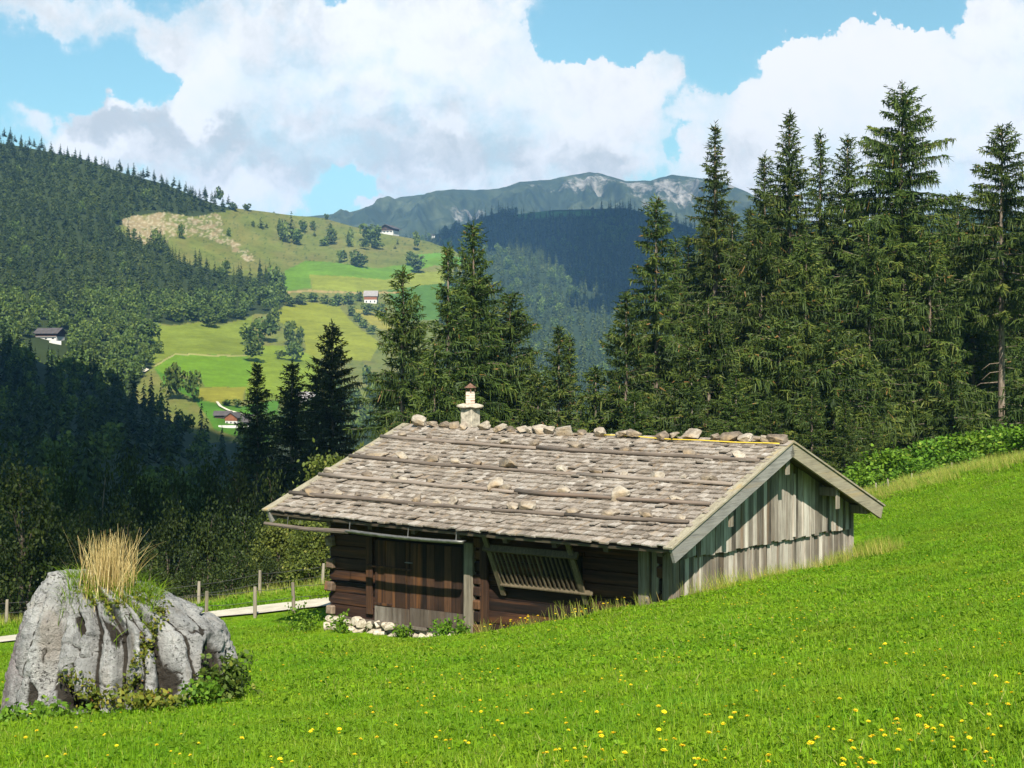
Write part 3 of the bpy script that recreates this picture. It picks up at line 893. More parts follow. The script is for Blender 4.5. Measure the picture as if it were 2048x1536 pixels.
def spruce_arrays(H, R, bare, rs, droop=1.0, dens=1.0, gappy=.12, powr=.8, lean=0.0):
    """returns trunk MB and crown (V, F, rnd): whorled limbs, each hung with needle sprays"""
    tr = MB()
    zs = np.linspace(0, H * .985, 14)
    wob = np.stack([np.cumsum(rs.normal(0, .012, 14)) + lean * zs, np.cumsum(rs.normal(0, .012, 14))], 1) * (H / 20)
    rad = .011 * H * (1 - zs / H) ** .85 + .02
    cxy = lambda z: np.array([np.interp(z, zs, wob[:, 0]), np.interp(z, zs, wob[:, 1])])
    tr.tube([(wob[i, 0], wob[i, 1], zs[i] - (.4 if i == 0 else 0)) for i in range(14)], rad, 9)
    B, D, S, Lh, W, C = [], [], [], [], [], []
    z = bare * H
    # dead snags under the crown
    for _ in range(int(8 + 14 * bare)):
        zz = rs.uniform(.10, max(.2, bare + .15)) * H; a = rs.uniform(0, 2 * PI); L = rs.uniform(.3, .9) * R * .5; c = cxy(zz)
        tr.tube([(c[0], c[1], zz), (c[0] + math.cos(a) * L * .6, c[1] + math.sin(a) * L * .6, zz - .05 * L), (c[0] + math.cos(a) * L, c[1] + math.sin(a) * L, zz - .3 * L)], [.035, .02, .008], 4)
    secw = rs.uniform(.74, 1.10, 12)               # uneven crown outline by sector
    while z < H * .985:
        t = (H - z) / (H * (1 - bare))             # 0 top .. 1 crown base
        Lm = R * (min(1, t * 1.12) ** powr) * (1 - .25 * max(0, t - .75) / .25 * (bare > .15)) + .12
        k = max(4, int(round(rs.uniform(4.4, 6.6) * (1 if t > .12 else .8))))
        a0 = rs.uniform(0, 2 * PI); level = rs.uniform(.85, 1.12)
        for i in range(k):
            if rs.random() < gappy: continue
            a = a0 + 2 * PI * i / k + rs.normal(0, .25)
            L = Lm * level * rs.uniform(.66, 1.12) * secw[int((a % (2 * PI)) / (2 * PI) * 12) % 12]
            out = np.array([math.cos(a), math.sin(a), 0]); pr = np.array([-math.sin(a), math.cos(a), 0])
            s1 = .75 * (1 - t) ** 2.2 - .18 * droop * min(1, t * 2.5) + rs.normal(0, .07); s2 = .10 * droop * t - .10 * droop * (t < .5) + rs.normal(0, .05)
            n = max(4, int(L / .105 * dens))
            u = np.linspace(.10, 1, n) + rs.normal(0, .02, n)
            c = cxy(z)
            P = np.stack([c[0] + out[0] * L * u, c[1] + out[1] * L * u, z + L * (s1 * u + s2 * u * u)], 1)
            if L > .9 and rs.random() < .8:
                tr.tube([P[0] * 0 + (c[0], c[1], z), P[n // 2], P[-1]], [.012 + .009 * L, .008 + .004 * L, .006], 4, cap=False)
            cl = rs.normal(0, .17)
            for kind in range(6):
                Pk = P + rs.normal(0, .04, P.shape)
                if kind < 2:                      # side sprays
                    sg = 1 if kind else -1
                    d = unit(pr * sg * rs.uniform(.5, 1.1, (n, 1)) + out * rs.uniform(.4, 1.0, (n, 1)) + np.array([0, 0, 1]) * rs.uniform(-.55, .05, (n, 1)))
                    ln = (.16 + .48 * (1 - u) * min(1, L / 2.0) + .06) * rs.uniform(.5, 1.3, n); w = rs.uniform(.045, .085, n)
                elif kind < 5:                    # hanging curtains
                    if t < .10 and kind > 2: continue
                    d = unit(np.array([0, 0, -1.0]) + rs.normal(0, .26, (n, 3)) + out * .15)
                    ln = droop * (.10 + .46 * min(1, L / 2.2) * (1 - .45 * u)) * rs.uniform(.3, 1.4, n); w = rs.uniform(.040, .075, n)
                else:                             # along the limb
                    d = unit(out * 1.0 + np.array([0, 0, 1]) * (s1 + 2 * s2 * u)[:, None] + rs.normal(0, .16, (n, 3)))
                    ln = rs.uniform(.16, .32, n); w = rs.uniform(.06, .10, n)
                sd = unit(np.cross(d, rs.normal(0, 1, (n, 3))))
                B.append(Pk); D.append(d); S.append(sd); Lh.append(ln); W.append(w)
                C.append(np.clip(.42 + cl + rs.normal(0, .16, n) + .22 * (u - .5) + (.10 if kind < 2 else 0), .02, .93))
        z += rs.uniform(.24, .42) * (.55 + .45 * min(1, t * 3)) / max(.75, dens ** .5)
    # leader
    n = 40; zz = rs.uniform(.93, 1.0, n) * H
    a = rs.uniform(0, 2 * PI, n); d = unit(np.stack([np.cos(a), np.sin(a), rs.uniform(.3, 2.0, n)], 1)); c = cxy(H * .97)
    B.append(np.stack([0 * zz + c[0], 0 * zz + c[1], zz], 1)); D.append(d); S.append(unit(np.cross(d, rs.normal(0, 1, (n, 3))))); Lh.append(rs.uniform(.12, .3, n)); W.append(rs.uniform(.04, .08, n)); C.append(rs.uniform(.3, .8, n))
    B, D, S, Lh, W, C = map(np.concatenate, (B, D, S, Lh, W, C))
    cone = rs.random(len(C)) < .012
    C[cone & (B[:, 2] > H * .6)] = 1.0
    V, F = blades4(B, D, S, Lh, W)
    return tr, V, F, np.repeat(C, 4)
def spruce(name, H, R, bare, seed_, mat, **kw):
    rs = np.random.default_rng(seed_)
    tr, V, F, C = spruce_arrays(H, R, bare, rs, **kw)
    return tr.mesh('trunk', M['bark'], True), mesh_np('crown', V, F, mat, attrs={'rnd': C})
def place_tree(name, meshes, loc, label, group=None, rz=0.0, s=1.0, cat='tree'):
    o = empty(name, tuple(loc), rz); o.scale = (s, s, s)
    tag(o, label, cat, group)
    obj('trunk', meshes[0], o); obj('crown', meshes[1], o)
    return o
# (tip px, tip py, width px of the crown, depth, bare share, droop, density, gaps, profile power, label)
big = [
 (1313, 395, 120, 80, .36, 1.0, 1.0, .16, .75, 'slim spruce with long bare lower trunk at the left edge of the big spruce stand'),
 (1430, 243, 190, 87, .10, 1.0, 1.0, .14, 1.15, 'tall spruce with a thin open spire rising in front of the rocky peak'),
 (1532, 305, 130, 96, .10, 1.0, .9, .12, .9, 'spruce with its tip just left of the stand\'s second tall spire'),
 (1578, 222, 180, 90, .08, 1.1, 1.05, .12, .95, 'tall dense spire spruce in the middle of the big stand'),
 (1640, 260, 140, 93, .08, 1.2, .9, .18, 1.05, 'thin feathery spruce tip between two denser spires'),
 (1696, 270, 150, 90, .08, 1.0, 1.0, .12, .85, 'narrow bushy topped spruce beside the tallest tree'),
 (1803, 166, 205, 85, .30, 1.1, 1.1, .16, .70, 'tallest and broadest spruce, with dead snags on its bare lower trunk'),
 (1914, 383, 170, 96, .08, 1.0, .9, .14, .85, 'lower spruce set back between the tallest tree and the one by the right edge'),
 (2003, 250, 165, 83, .42, 1.0, 1.05, .12, .80, 'spruce at the edge of the stand with a straight bare trunk above the hazel bushes'),
 (1252, 588, 165, 74, .02, 1.0, 1.0, .10, .80, 'short young spruce at the foot of the slim bare trunked one'),
 (1522, 432, 170, 79, .12, 1.1, 1.0, .12, .75, 'spruce speckled with brownish cones in front of the second spire'),
 (1376, 470, 150, 93, .05, 1.0, .9, .12, .85, 'spruce filling the gap between the slim one and the thin spire'),
 (1466, 425, 150, 95, .05, 1.0, .9, .12, .85, 'shaded spruce behind the cone speckled one'),
 (1612, 478, 170, 80, .05, 1.15, 1.0, .10, .75, 'drooping spruce below the feathery tip'),
 (1738, 455, 170, 81, .05, 1.1, 1.0, .10, .75, 'spruce in front and to the left of the tallest one'),
 (1862, 470, 170, 82, .05, 1.1, 1.0, .10, .75, 'spruce in front and to the right of the tallest one'),
 (1946, 455, 150, 90, .05, 1.0, .9, .10, .8, 'dark spruce tucked behind the straight bare trunk'),
 (2050, 420, 170, 94, .05, 1.0, .9, .10, .8, 'spruce cut by the right edge of the photo'),
 (1418, 600, 170, 73, .04, 1.1, 1.0, .10, .72, 'low spruce right behind the middle of the barn ridge'),
 (1560, 640, 180, 70, .02, 1.1, 1.0, .10, .72, 'low spruce right behind the near gable peak'),
 (1668, 650, 180, 69, .02, 1.1, 1.0, .10, .72, 'low branched spruce beyond the near gable, left of the snag covered trunk'),
 (1735, 720, 140, 73, .02, 1.1, 1.0, .10, .72, 'low spruce crowding the snag covered trunk of the tallest tree'),
 (1905, 720, 120, 74, .02, 1.1, 1.0, .10, .75, 'low spruce just left of the straight bare trunk'),
 (2062, 690, 110, 76, .02, 1.1, 1.0, .10, .75, 'low spruce at the right edge above the hazel bushes'),
 (1378, 690, 120, 71, .02, 1.1, 1.0, .10, .75, 'low spruce behind the barn ridge beneath the slim trunk'),
 # the group behind the far half of the roof
 (805, 532, 195, 72, .04, 1.15, 1.0, .16, .85, 'airy spruce with olive branches behind the far end of the barn roof'),
 (897, 487, 130, 75, .04, 1.1, 1.0, .14, .95, 'slender spruce between the airy one and the tallest of the chimney group'),
 (945, 438, 190, 77, .04, 1.2, 1.1, .12, .90, 'tallest spruce of the group behind the chimney'),
 (1022, 582, 150, 79, .04, 1.2, 1.0, .10, .62, 'broad round topped spruce to the right of the chimney'),
 (1116, 652, 110, 80, .02, 1.0, 1.0, .12, .85, 'small spruce standing alone right of the chimney group'),
 (1141, 668, 50, 82, .02, .9, .9, .20, .9, 'spindly spruce next to the small one right of the chimney'),
 (1190, 735, 110, 74, .02, 1.1, 1.0, .10, .8, 'low spruce between the chimney group and the big stand'),
 (1075, 748, 130, 70, .02, 1.1, 1.0, .10, .75, 'low spruce behind the ridge, right of the chimney'),
 (870, 690, 150, 66, .02, 1.15, 1.0, .12, .75, 'low spruce just left of the chimney'),
]
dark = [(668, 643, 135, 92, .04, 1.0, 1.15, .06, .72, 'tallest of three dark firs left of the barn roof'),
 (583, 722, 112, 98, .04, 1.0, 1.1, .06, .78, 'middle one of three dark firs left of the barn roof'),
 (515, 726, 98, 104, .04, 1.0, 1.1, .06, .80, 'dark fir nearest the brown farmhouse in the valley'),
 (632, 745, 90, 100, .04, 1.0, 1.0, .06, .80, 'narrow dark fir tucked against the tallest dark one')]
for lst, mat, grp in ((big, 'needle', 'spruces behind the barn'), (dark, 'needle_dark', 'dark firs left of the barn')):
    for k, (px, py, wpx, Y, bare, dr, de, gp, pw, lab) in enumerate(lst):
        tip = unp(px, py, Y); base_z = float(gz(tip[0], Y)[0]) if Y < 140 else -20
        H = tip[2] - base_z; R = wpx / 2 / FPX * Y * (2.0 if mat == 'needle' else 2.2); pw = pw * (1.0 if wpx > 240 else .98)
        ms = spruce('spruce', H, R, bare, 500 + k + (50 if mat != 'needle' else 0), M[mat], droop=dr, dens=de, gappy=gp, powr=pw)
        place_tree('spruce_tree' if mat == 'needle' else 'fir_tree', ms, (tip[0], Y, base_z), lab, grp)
lib_back = [spruce('spruce', 18, 3.1, .04, 640 + i, M['needle'], droop=1.1, dens=.85, gappy=.08, powr=.8) for i in range(4)]
for k, (px, py, Y) in enumerate([(px_, py_ - (85 if px_ > 1320 else 0), Y_) for px_, py_, Y_ in [(1290, 640, 104), (1350, 560, 108), (1410, 520, 106), (1455, 540, 110), (1500, 500, 104), (1555, 470, 108), (1605, 520, 110), (1660, 480, 106), (1715, 500, 108), (1765, 520, 110), (1830, 490, 106), (1890, 500, 108), (1940, 540, 110), (1985, 480, 106), (2045, 520, 108), (2090, 470, 100),
        (840, 640, 92), (985, 620, 94), (1060, 690, 96), (1225, 740, 96), (1160, 790, 92), (770, 770, 88), (1280, 760, 98)]]):
    tip = unp(px, py, Y); bz = float(gz(tip[0], Y)[0]); H = tip[2] - bz
    o = place_tree('spruce_tree', lib_back[k % 4], (tip[0], Y, bz), 'spruce in the dark back row of the stand, mostly hidden by those in front', 'back row spruces behind the barn', rnd.uniform(0, 6), H / 18)
for k, (px, py, Y) in enumerate([(1270, 780, 62), (1385, 760, 64), (1470, 740, 62), (1545, 790, 60), (1625, 770, 63), (1690, 800, 62), (1745, 830, 64)]):
    tip = unp(px, py, Y); bz = float(gz(tip[0], Y)[0]) - 1.0; H = tip[2] - bz
    o = place_tree('spruce_tree', lib_back[(k + 1) % 4], (tip[0], Y, bz), 'low branched young spruce filling the foot of the stand behind the barn', 'young spruces at the foot of the stand', rnd.uniform(0, 6), H / 18)
    o.scale = (H / 18 * 1.5, H / 18 * 1.5, H / 18)
# ---- broadleaf trees
def broad_arrays(H, R, rs, leaf=.16, nclump=46, per=70, low=.12, trunkr=None, round_=1.0):
    tr = MB(); r0 = trunkr or H * .014
    tr.tube([(0, 0, -.3), (rs.normal(0, .03) * H * .3, rs.normal(0, .03) * H * .3, H * .35), (0, 0, H * .8)], [r0, r0 * .7, r0 * .2], 8)
    cz = H * (low + (1 - low) / 2); hz = H * (1 - low) / 2
    cs = []
    for i in range(nclump):
        d = unit(rs.normal(0, 1, 3)); q = rs.uniform(.35, 1.0) ** .5
        k = (1 - .35 * max(0, d[2])) * rs.uniform(.8, 1.08)
        cs.append((d[0] * R * q * k, d[1] * R * q * k, cz + d[2] * hz * q * .92))
    cs = np.array(cs)
    for c in cs[::3]:
        z0 = max(.15 * H, c[2] - .45 * math.hypot(c[0], c[1]) - .1 * H)
        tr.tube([(0, 0, z0), tuple(c * (.55, .55, 1) - (0, 0, .1 * (c[2] - z0))), tuple(c)], [r0 * .45, r0 * .25, r0 * .08], 5, cap=False)
    n = nclump * per
    base = np.repeat(cs, per, 0); sz = np.repeat(rs.uniform(.6, 1.25, nclump), per)
    base = base + rs.normal(0, 1, (n, 3)) * (R * .17 * sz)[:, None] * (1, 1, .75)
    d = unit(rs.normal(0, 1, (n, 3)) + (0, 0, -.25)); s = unit(np.cross(d, rs.normal(0, 1, (n, 3)) + (0, 0, .001)))
    ln = leaf * rs.uniform(.7, 1.4, n); w = ln * rs.uniform(.55, .8, n)
    V, F = quads(base, d, s, ln, w, .2)
    C = np.clip(.45 + np.repeat(rs.normal(0, .14, nclump), per) + rs.normal(0, .2, n), .0, .98)
    return tr, V, F, np.repeat(C, 6)
def broad(H, R, seed_, mat, **kw):
    tr, V, F, C = broad_arrays(H, R, np.random.default_rng(seed_), **kw)
    return tr.mesh('trunk', M['bark'], True), mesh_np('crown', V, F, mat, attrs={'rnd': C})
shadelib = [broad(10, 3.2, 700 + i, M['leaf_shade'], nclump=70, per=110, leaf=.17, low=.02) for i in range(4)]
olive = [broad(8, 1.7, 720 + i, M['leaf_olive'], nclump=110, per=120, leaf=.13, low=.02, trunkr=.09) for i in range(3)]
def put_broad(lib, px, py, wpx, Y, lab, grp=None, name='broadleaf_tree'):
    tip = unp(px, py, Y); bz = float(gz(tip[0], Y)[0]); H = tip[2] - bz
    ms = lib[rnd.randrange(len(lib))]
    o = place_tree(name, ms, (tip[0], Y, bz), lab, grp, rnd.uniform(0, 6))
    w = wpx / FPX * Y / 2 / (3.2 if lib is shadelib else 1.7)
    o.scale = (w, w, H / (10 if lib is shadelib else 8))
    return o
for a in [(662, 872, 170, 57, 'sunlit olive leafed tree against the far corner of the barn roof'),
          (722, 846, 150, 64, 'olive leafed tree just above the sloping far edge of the roof'),
          (600, 938, 150, 58, 'olive leafed tree left of the barn eave above the path'),
          (640, 1010, 140, 53, 'leafy bush beneath the eave by the far barn corner'),
          (775, 815, 110, 70, 'light stemmed leafy tree between the dark firs and the airy spruce'),
          (555, 1020, 120, 55, 'low olive leafed tree beyond the path, left of the barn gutter')]:
    put_broad(olive, *a, grp='olive leafed trees beside the barn')
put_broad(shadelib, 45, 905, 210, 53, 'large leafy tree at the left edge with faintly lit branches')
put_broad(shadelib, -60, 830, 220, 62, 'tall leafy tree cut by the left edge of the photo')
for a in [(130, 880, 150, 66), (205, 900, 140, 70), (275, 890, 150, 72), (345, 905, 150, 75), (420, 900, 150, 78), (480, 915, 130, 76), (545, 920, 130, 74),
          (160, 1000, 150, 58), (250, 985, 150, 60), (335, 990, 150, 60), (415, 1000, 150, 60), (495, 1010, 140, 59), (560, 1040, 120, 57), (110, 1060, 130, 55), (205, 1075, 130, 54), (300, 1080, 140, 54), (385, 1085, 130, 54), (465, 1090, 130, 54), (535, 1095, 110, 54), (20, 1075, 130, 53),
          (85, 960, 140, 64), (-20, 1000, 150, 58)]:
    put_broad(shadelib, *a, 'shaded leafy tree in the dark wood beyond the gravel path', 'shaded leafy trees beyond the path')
hz = [(1735, 925, 130, 60), (1800, 890, 150, 61), (1870, 870, 150, 61), (1935, 862, 150, 60), (2000, 850, 150, 60), (2055, 850, 150, 58), (1840, 915, 120, 58), (1930, 900, 120, 58), (1700, 955, 110, 60)]
hl = ['low hazel bush directly behind the rear roof corner', 'hazel bush under the snag covered trunk', 'hazel bush between the two bare trunks', 'hazel bush just left of the straight bare trunk', 'hazel bush at the foot of the straight bare trunk', 'hazel bush cut by the right edge above the meadow crest', 'lower hazel bush on the crest below the snag covered trunk', 'lower hazel bush on the crest below the straight bare trunk', 'smallest hazel bush, lowest on the crest beside the roof']
hazel = [broad(4, 1.9, 740 + i, M['leaf_bright'], nclump=42, per=90, leaf=.17, low=.0, trunkr=.05) for i in range(3)]
for (px, py, wpx, Y), lab in zip(hz, hl):
    tip = unp(px, py, Y); bz = float(gz(tip[0], Y)[0]) - .3
    o = place_tree('hazel_bush', hazel[rnd.randrange(3)], (tip[0], Y, bz), 'bright green ' + lab, 'hazel bushes along the crest', rnd.uniform(0, 6), cat='bush')
    w = wpx / FPX * Y / 2 / 1.9 * 1.15
    o.scale = (w, w, max(.4, (tip[2] - bz) / 4))
# ------------------------------------------------------------------ the boulder with its grass tuft
RK = unp(238, 1425, 20.0); RK[2] = float(gz(RK[0], RK[1])[0])
PXM = 20.0 / FPX
hpx = np.array([1470, 1430, 1330, 1250, 1200, 1168]); Lp = np.array([22, 24, 44, 72, 92, 112]); Rp = np.array([475, 470, 458, 432, 352, 262])
def rockshape(n_t=420, n_v=190):
    th = np.linspace(0, 2 * PI, n_t, endpoint=False); v = np.linspace(0, 1, n_v)
    T, Vv = np.meshgrid(th, v, indexing='ij'); T = T.ravel(); Vv = Vv.ravel()
    side = np.clip(Vv / .72, 0, 1); cap = np.clip((Vv - .72) / .28, 0, 1)
    py = 1470 + (1168 - 1470) * side ** .92
    L = np.interp(-py, -hpx, Lp); R_ = np.interp(-py, -hpx, Rp)
    mid = (L + R_) / 2; half = (R_ - L) / 2
    c, s = np.cos(T), np.sin(T)
    e = 1 / (np.abs(c) ** 2.6 + np.abs(s) ** 2.6) ** (1 / 2.6)
    k = (1 - cap)
    x = ((mid - 238) + half * c * e * k) * PXM
    y = half * s * e * k * PXM * .80
    z = -(py - 1425) * PXM * 1.0
    z = z - (x - (150 - 238) * PXM) * .17 * side ** 2 * (x > (150 - 238) * PXM) + .0
    # the top is a shallow trough between two shoulders
    z = z - .16 * sstep(.15, .9, cap) + .05 * cap * pnoise(np.stack([x * 3, y * 3, 0 * x], 1))
    P = np.stack([x, y, z], 1)
    nrm = np.stack([c, s * 1.1, .35 + 2.2 * cap], 1); nrm = unit(nrm)
    w = P + .07 * np.stack([fbm(P * 1.4 + 3, 3), fbm(P * 1.4 + 9, 3), fbm(P * 1.2 + 31, 3)], 1)
    q = c * e                                            # across the face: grooves keep their share of the width, so they fan out downwards
    front = sstep(.25, -.15, s)
    G = 0 * q; CRK = 0 * q
    for k, (qi, wi, di) in enumerate([(-.82, .030, .06), (-.56, .060, .24), (-.30, .020, .06), (-.10, .045, .15), (.15, .055, .22), (.38, .022, .06), (.55, .045, .17), (.80, .035, .10)]):
        zz = np.stack([P[:, 2] * .9, 0 * q + 7.3 * k, 0 * q], 1)
        qq = q + .055 * pnoise(zz) + .022 * pnoise(zz * (3.4, 1, 1) + 4) + .012 * pnoise(P * 5.0 + k)
        on = sstep(-.50, .02, pnoise(zz * (1.5, 1, 1) + 50))
        g = np.exp(-((qq - qi) / (wi * (.7 + .6 * on))) ** 2) * on
        G = G + 1.35 * di * g; CRK = np.maximum(CRK, np.exp(-((qq - qi) / (wi * .48)) ** 2) * on)
    bk = np.stack([P[:, 0] * 2.3, P[:, 1] * 2.3, P[:, 2] * .3], 1)
    back = sstep(.7, 1, 1 - np.abs(pnoise(bk)) * 2)
    r3 = 1 - np.abs(pnoise(np.stack([q * 9, s * 6, P[:, 2] * .9], 1) + .35 * fbm(P * 2, 3)[:, None])) * 2
    r4 = 1 - np.abs(pnoise(np.stack([q * 2.2 + P[:, 2] * 1.3, s * 1.4, P[:, 2] * 2.0 - q * 1.2], 1) + 23 + .4 * fbm(P * 2.5, 3)[:, None])) * 2
    g3, g4 = sstep(.80, 1.0, r3), sstep(.90, 1.0, r4)
    amp = (1 - .7 * cap)
    disp = .05 + .07 * fbm(P * (.9, .9, .5) + 5, 3) + .05 * pnoise(np.stack([q * 2.6, s * 2, P[:, 2] * .5], 1) + 2) - G * front - .18 * back * (1 - front) - .035 * g3 - .045 * g4 + .055 * fbm(P * (6, 6, 3), 5, .6) + .030 * fbm(P * 16, 3)
    hole = sstep(.40, .62, pnoise(P * (2.0, 2.0, 1.1) + 40)) * (Vv < .75)
    disp = disp - .10 * hole
    hol = 0 * q                                          # a few deep hollows, their shade painted dark through crack
    for hq, hz_, rq, rz, dd in [(-.50, .62, .055, .20, .26), (-.22, .20, .17, .065, .22), (.30, .42, .05, .12, .14), (.62, .16, .06, .13, .18), (-.30, 1.12, .06, .10, .14), (.06, 1.0, .05, .12, .12), (.44, .86, .10, .04, .10), (-.70, .30, .03, .16, .12)]:
        e = ((q + .05 * fbm(P * 4, 2) - hq + .10 * (P[:, 2] - hz_)) / rq) ** 2 + ((P[:, 2] + .06 * fbm(P * 5 + 3, 2) - hz_) / rz) ** 2
        h_ = np.exp(-e ** 1.5) * front; disp = disp - dd * h_; hol = np.maximum(hol, h_)
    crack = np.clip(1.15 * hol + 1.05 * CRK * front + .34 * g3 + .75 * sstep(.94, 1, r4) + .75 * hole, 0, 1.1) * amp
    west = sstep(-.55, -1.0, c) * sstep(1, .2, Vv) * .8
    P = P + nrm * (disp * amp)[:, None]
    return P, crack, west, n_t, n_v
P, crack, west, n_t, n_v = rockshape()
F = []
i = np.arange(n_t)[:, None]; j = np.arange(n_v - 1)[None]
a = i * n_v + j; b = ((i + 1) % n_t) * n_v + j
F = np.stack([a, b, b + 1, a + 1], -1).reshape(-1, 4)
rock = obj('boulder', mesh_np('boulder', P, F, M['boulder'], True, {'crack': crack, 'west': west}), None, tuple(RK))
tag(rock, 'large fluted grey limestone boulder with a dry grass tuft on its top', 'boulder')
from mathutils.bvhtree import BVHTree
bvh = BVHTree.FromPolygons([tuple(p) for p in P], [tuple(f) for f in F])
def rock_top(x, y):
    h = bvh.ray_cast(Vector((x, y, 5)), Vector((0, 0, -1)))
    return h[0].z if h[0] else 1.2
def rock_front(px, py):
    d = Vector(unp(px, py, 1.0)); o = Vector(-RK)
    h = bvh.ray_cast(o, d.normalized())
    return (np.array(h[0]), np.array(h[1])) if h[0] else (None, None)
def blades(n, posf, hmin, hmax, w, spread, curve, rs, seg=4):
    Vs, Fs, Cs = [], [], []
    for k in range(n):
        p = np.array(posf(rs)); h = rs.uniform(hmin, hmax); a = rs.uniform(0, 2 * PI)
        out = np.array([math.cos(a), math.sin(a), 0]) * abs(rs.normal(0, spread)); cv = abs(rs.normal(0, curve))
        fa = rs.uniform(0, PI); sd = np.array([math.cos(fa), math.sin(fa), 0]); pts = []
        for i in range(seg + 1):
            u = i / seg
            c = p + h * np.array([out[0] * u + out[0] * cv * u ** 2 * 3, out[1] * u + out[1] * cv * u ** 2 * 3, u - .5 * cv * u ** 3])
            ww = w * (1 - .75 * u) * rs.uniform(.9, 1.1)
            pts += [c - sd * ww / 2, c + sd * ww / 2]
        o = len(Vs) * (2 * seg + 2)
        Vs.append(pts); Cs.append(np.full(2 * seg + 2, rs.random()))
        for i in range(seg): Fs.append((o + 2 * i, o + 2 * i + 1, o + 2 * i + 3, o + 2 * i + 2))
    return np.array(Vs).reshape(-1, 3), np.array(Fs), np.concatenate(Cs)
rs = np.random.default_rng(88)
tc = ((228 - 238) * PXM, -.25)
def tuftpos(rs):
    x = tc[0] + np.clip(rs.normal(0, .5), -1, 1) * .30; y = tc[1] + rs.normal(0, .15)
    return (x, y, rock_top(x, y) - .03)
V, F, C = blades(620, tuftpos, .34, .76, .0085, .20, .22, rs, 5)
tuft = obj('dry_grass_tuft', mesh_np('dry_grass_tuft', V, F, M['drygrass'], False, {'rnd': C}), None, tuple(RK))
tag(tuft, 'tuft of tall straw coloured dry grass growing on the boulder top', 'dry grass')
def turfpos(rs):
    x = tc[0] + rs.uniform(-.52, .62); y = tc[1] - .05 + rs.normal(0, .22)
    return (x, y, rock_top(x, y) - .02)
V, F, C = blades(1500, turfpos, .08, .26, .010, .5, .5, rs, 3)
turf = obj('grass_tuft', mesh_np('grass_tuft', V, F, M['grass'], False, {'rnd': C}), None, tuple(RK))
tag(turf, 'short green and reddish turf around the foot of the dry tuft', 'grass')
def leafmat(pts, nrm, per, spread, size, rs, mat, name, lift=.03):
    n = len(pts) * per
    b = np.repeat(pts, per, 0) + rs.normal(0, spread, (n, 3)) + np.repeat(nrm, per, 0) * np.abs(rs.normal(0, lift, (n, 1)))
    d = unit(rs.normal(0, 1, (n, 3)) + np.repeat(nrm, per, 0) * .4 + (0, 0, -.1)); s = unit(np.cross(d, rs.normal(0, 1, (n, 3))))
    ln = size * rs.uniform(.6, 1.4, n)
    V, F = quads(b, d, s, ln, ln * .75, .25)
    return mesh_np(name, V, F, mat, attrs={'rnd': np.repeat(np.clip(rs.normal(.5, .22, n), 0, 1), 6)})
def along(poly, n, jit):
    poly = np.array(poly, float); seg = np.linalg.norm(np.diff(poly, axis=0), axis=1); cum = np.concatenate([[0], np.cumsum(seg)])
    out = []
    for q in np.linspace(0, cum[-1], n):
        p = np.array([np.interp(q, cum, poly[:, 0]), np.interp(q, cum, poly[:, 1])]) + rs.normal(0, jit, 2)
        h, nn = rock_front(*p)
        if h is not None: out.append((h, nn))
    return np.array([o[0] for o in out]), np.array([o[1] for o in out])
for poly, n, jit, per, size, lab in [
    ([(318, 1205), (322, 1235), (305, 1262), (292, 1290), (283, 1320), (275, 1345), (262, 1372), (258, 1398)], 90, 7, 9, .035, 'creeping green plant running down a crack of the boulder from top to base'),
    ([(130, 1345), (150, 1365), (170, 1385), (200, 1395), (235, 1400)], 60, 10, 9, .04, 'low mossy creeper in the dark hollow at the boulder foot'),
    ([(170, 1190), (200, 1205), (230, 1212), (270, 1206), (300, 1198)], 60, 6, 8, .035, 'fringe of moss and small leaves hanging over the boulder rim')]:
    p, nn = along(poly, n, jit)
    o = obj('creeping_plant', leafmat(p, nn, per, .035, size, rs, M['ivy'], 'creeping_plant'), None, tuple(RK))
    tag(o, lab, 'plant')
def bushpos(cx_, cy_, Y, sx, sz, n):
    c = unp(cx_, cy_, Y) - RK
    return c + rs.normal(0, 1, (n, 3)) * (sx, sx * .6, sz)
for (px, py, Y, sx, sz, n, mat, lab) in [(452, 1368, 19.3, .15, .15, 170, 'leaf', 'leafy dark nettle bush against the low end of the boulder'), (408, 1392, 18.9, .14, .06, 70, 'leaf_bright', 'bright leafy weed at the boulder foot beside the nettles'),
                                    (300, 1406, 18.6, .22, .04, 75, 'ivy', 'row of small reddish and green weeds along the boulder foot'), (80, 1432, 18.4, .26, .04, 90, 'leaf_bright', 'ragged weeds at the pale corner of the boulder foot')]:
    p = bushpos(px, py, Y, sx, sz, n); nn = np.tile([0, -.3, 1.0], (n, 1))
    o = obj('weed_plant', leafmat(p, nn, 7, .03, .055, rs, M[mat], 'weed'), None, tuple(RK)); tag(o, lab, 'weed')

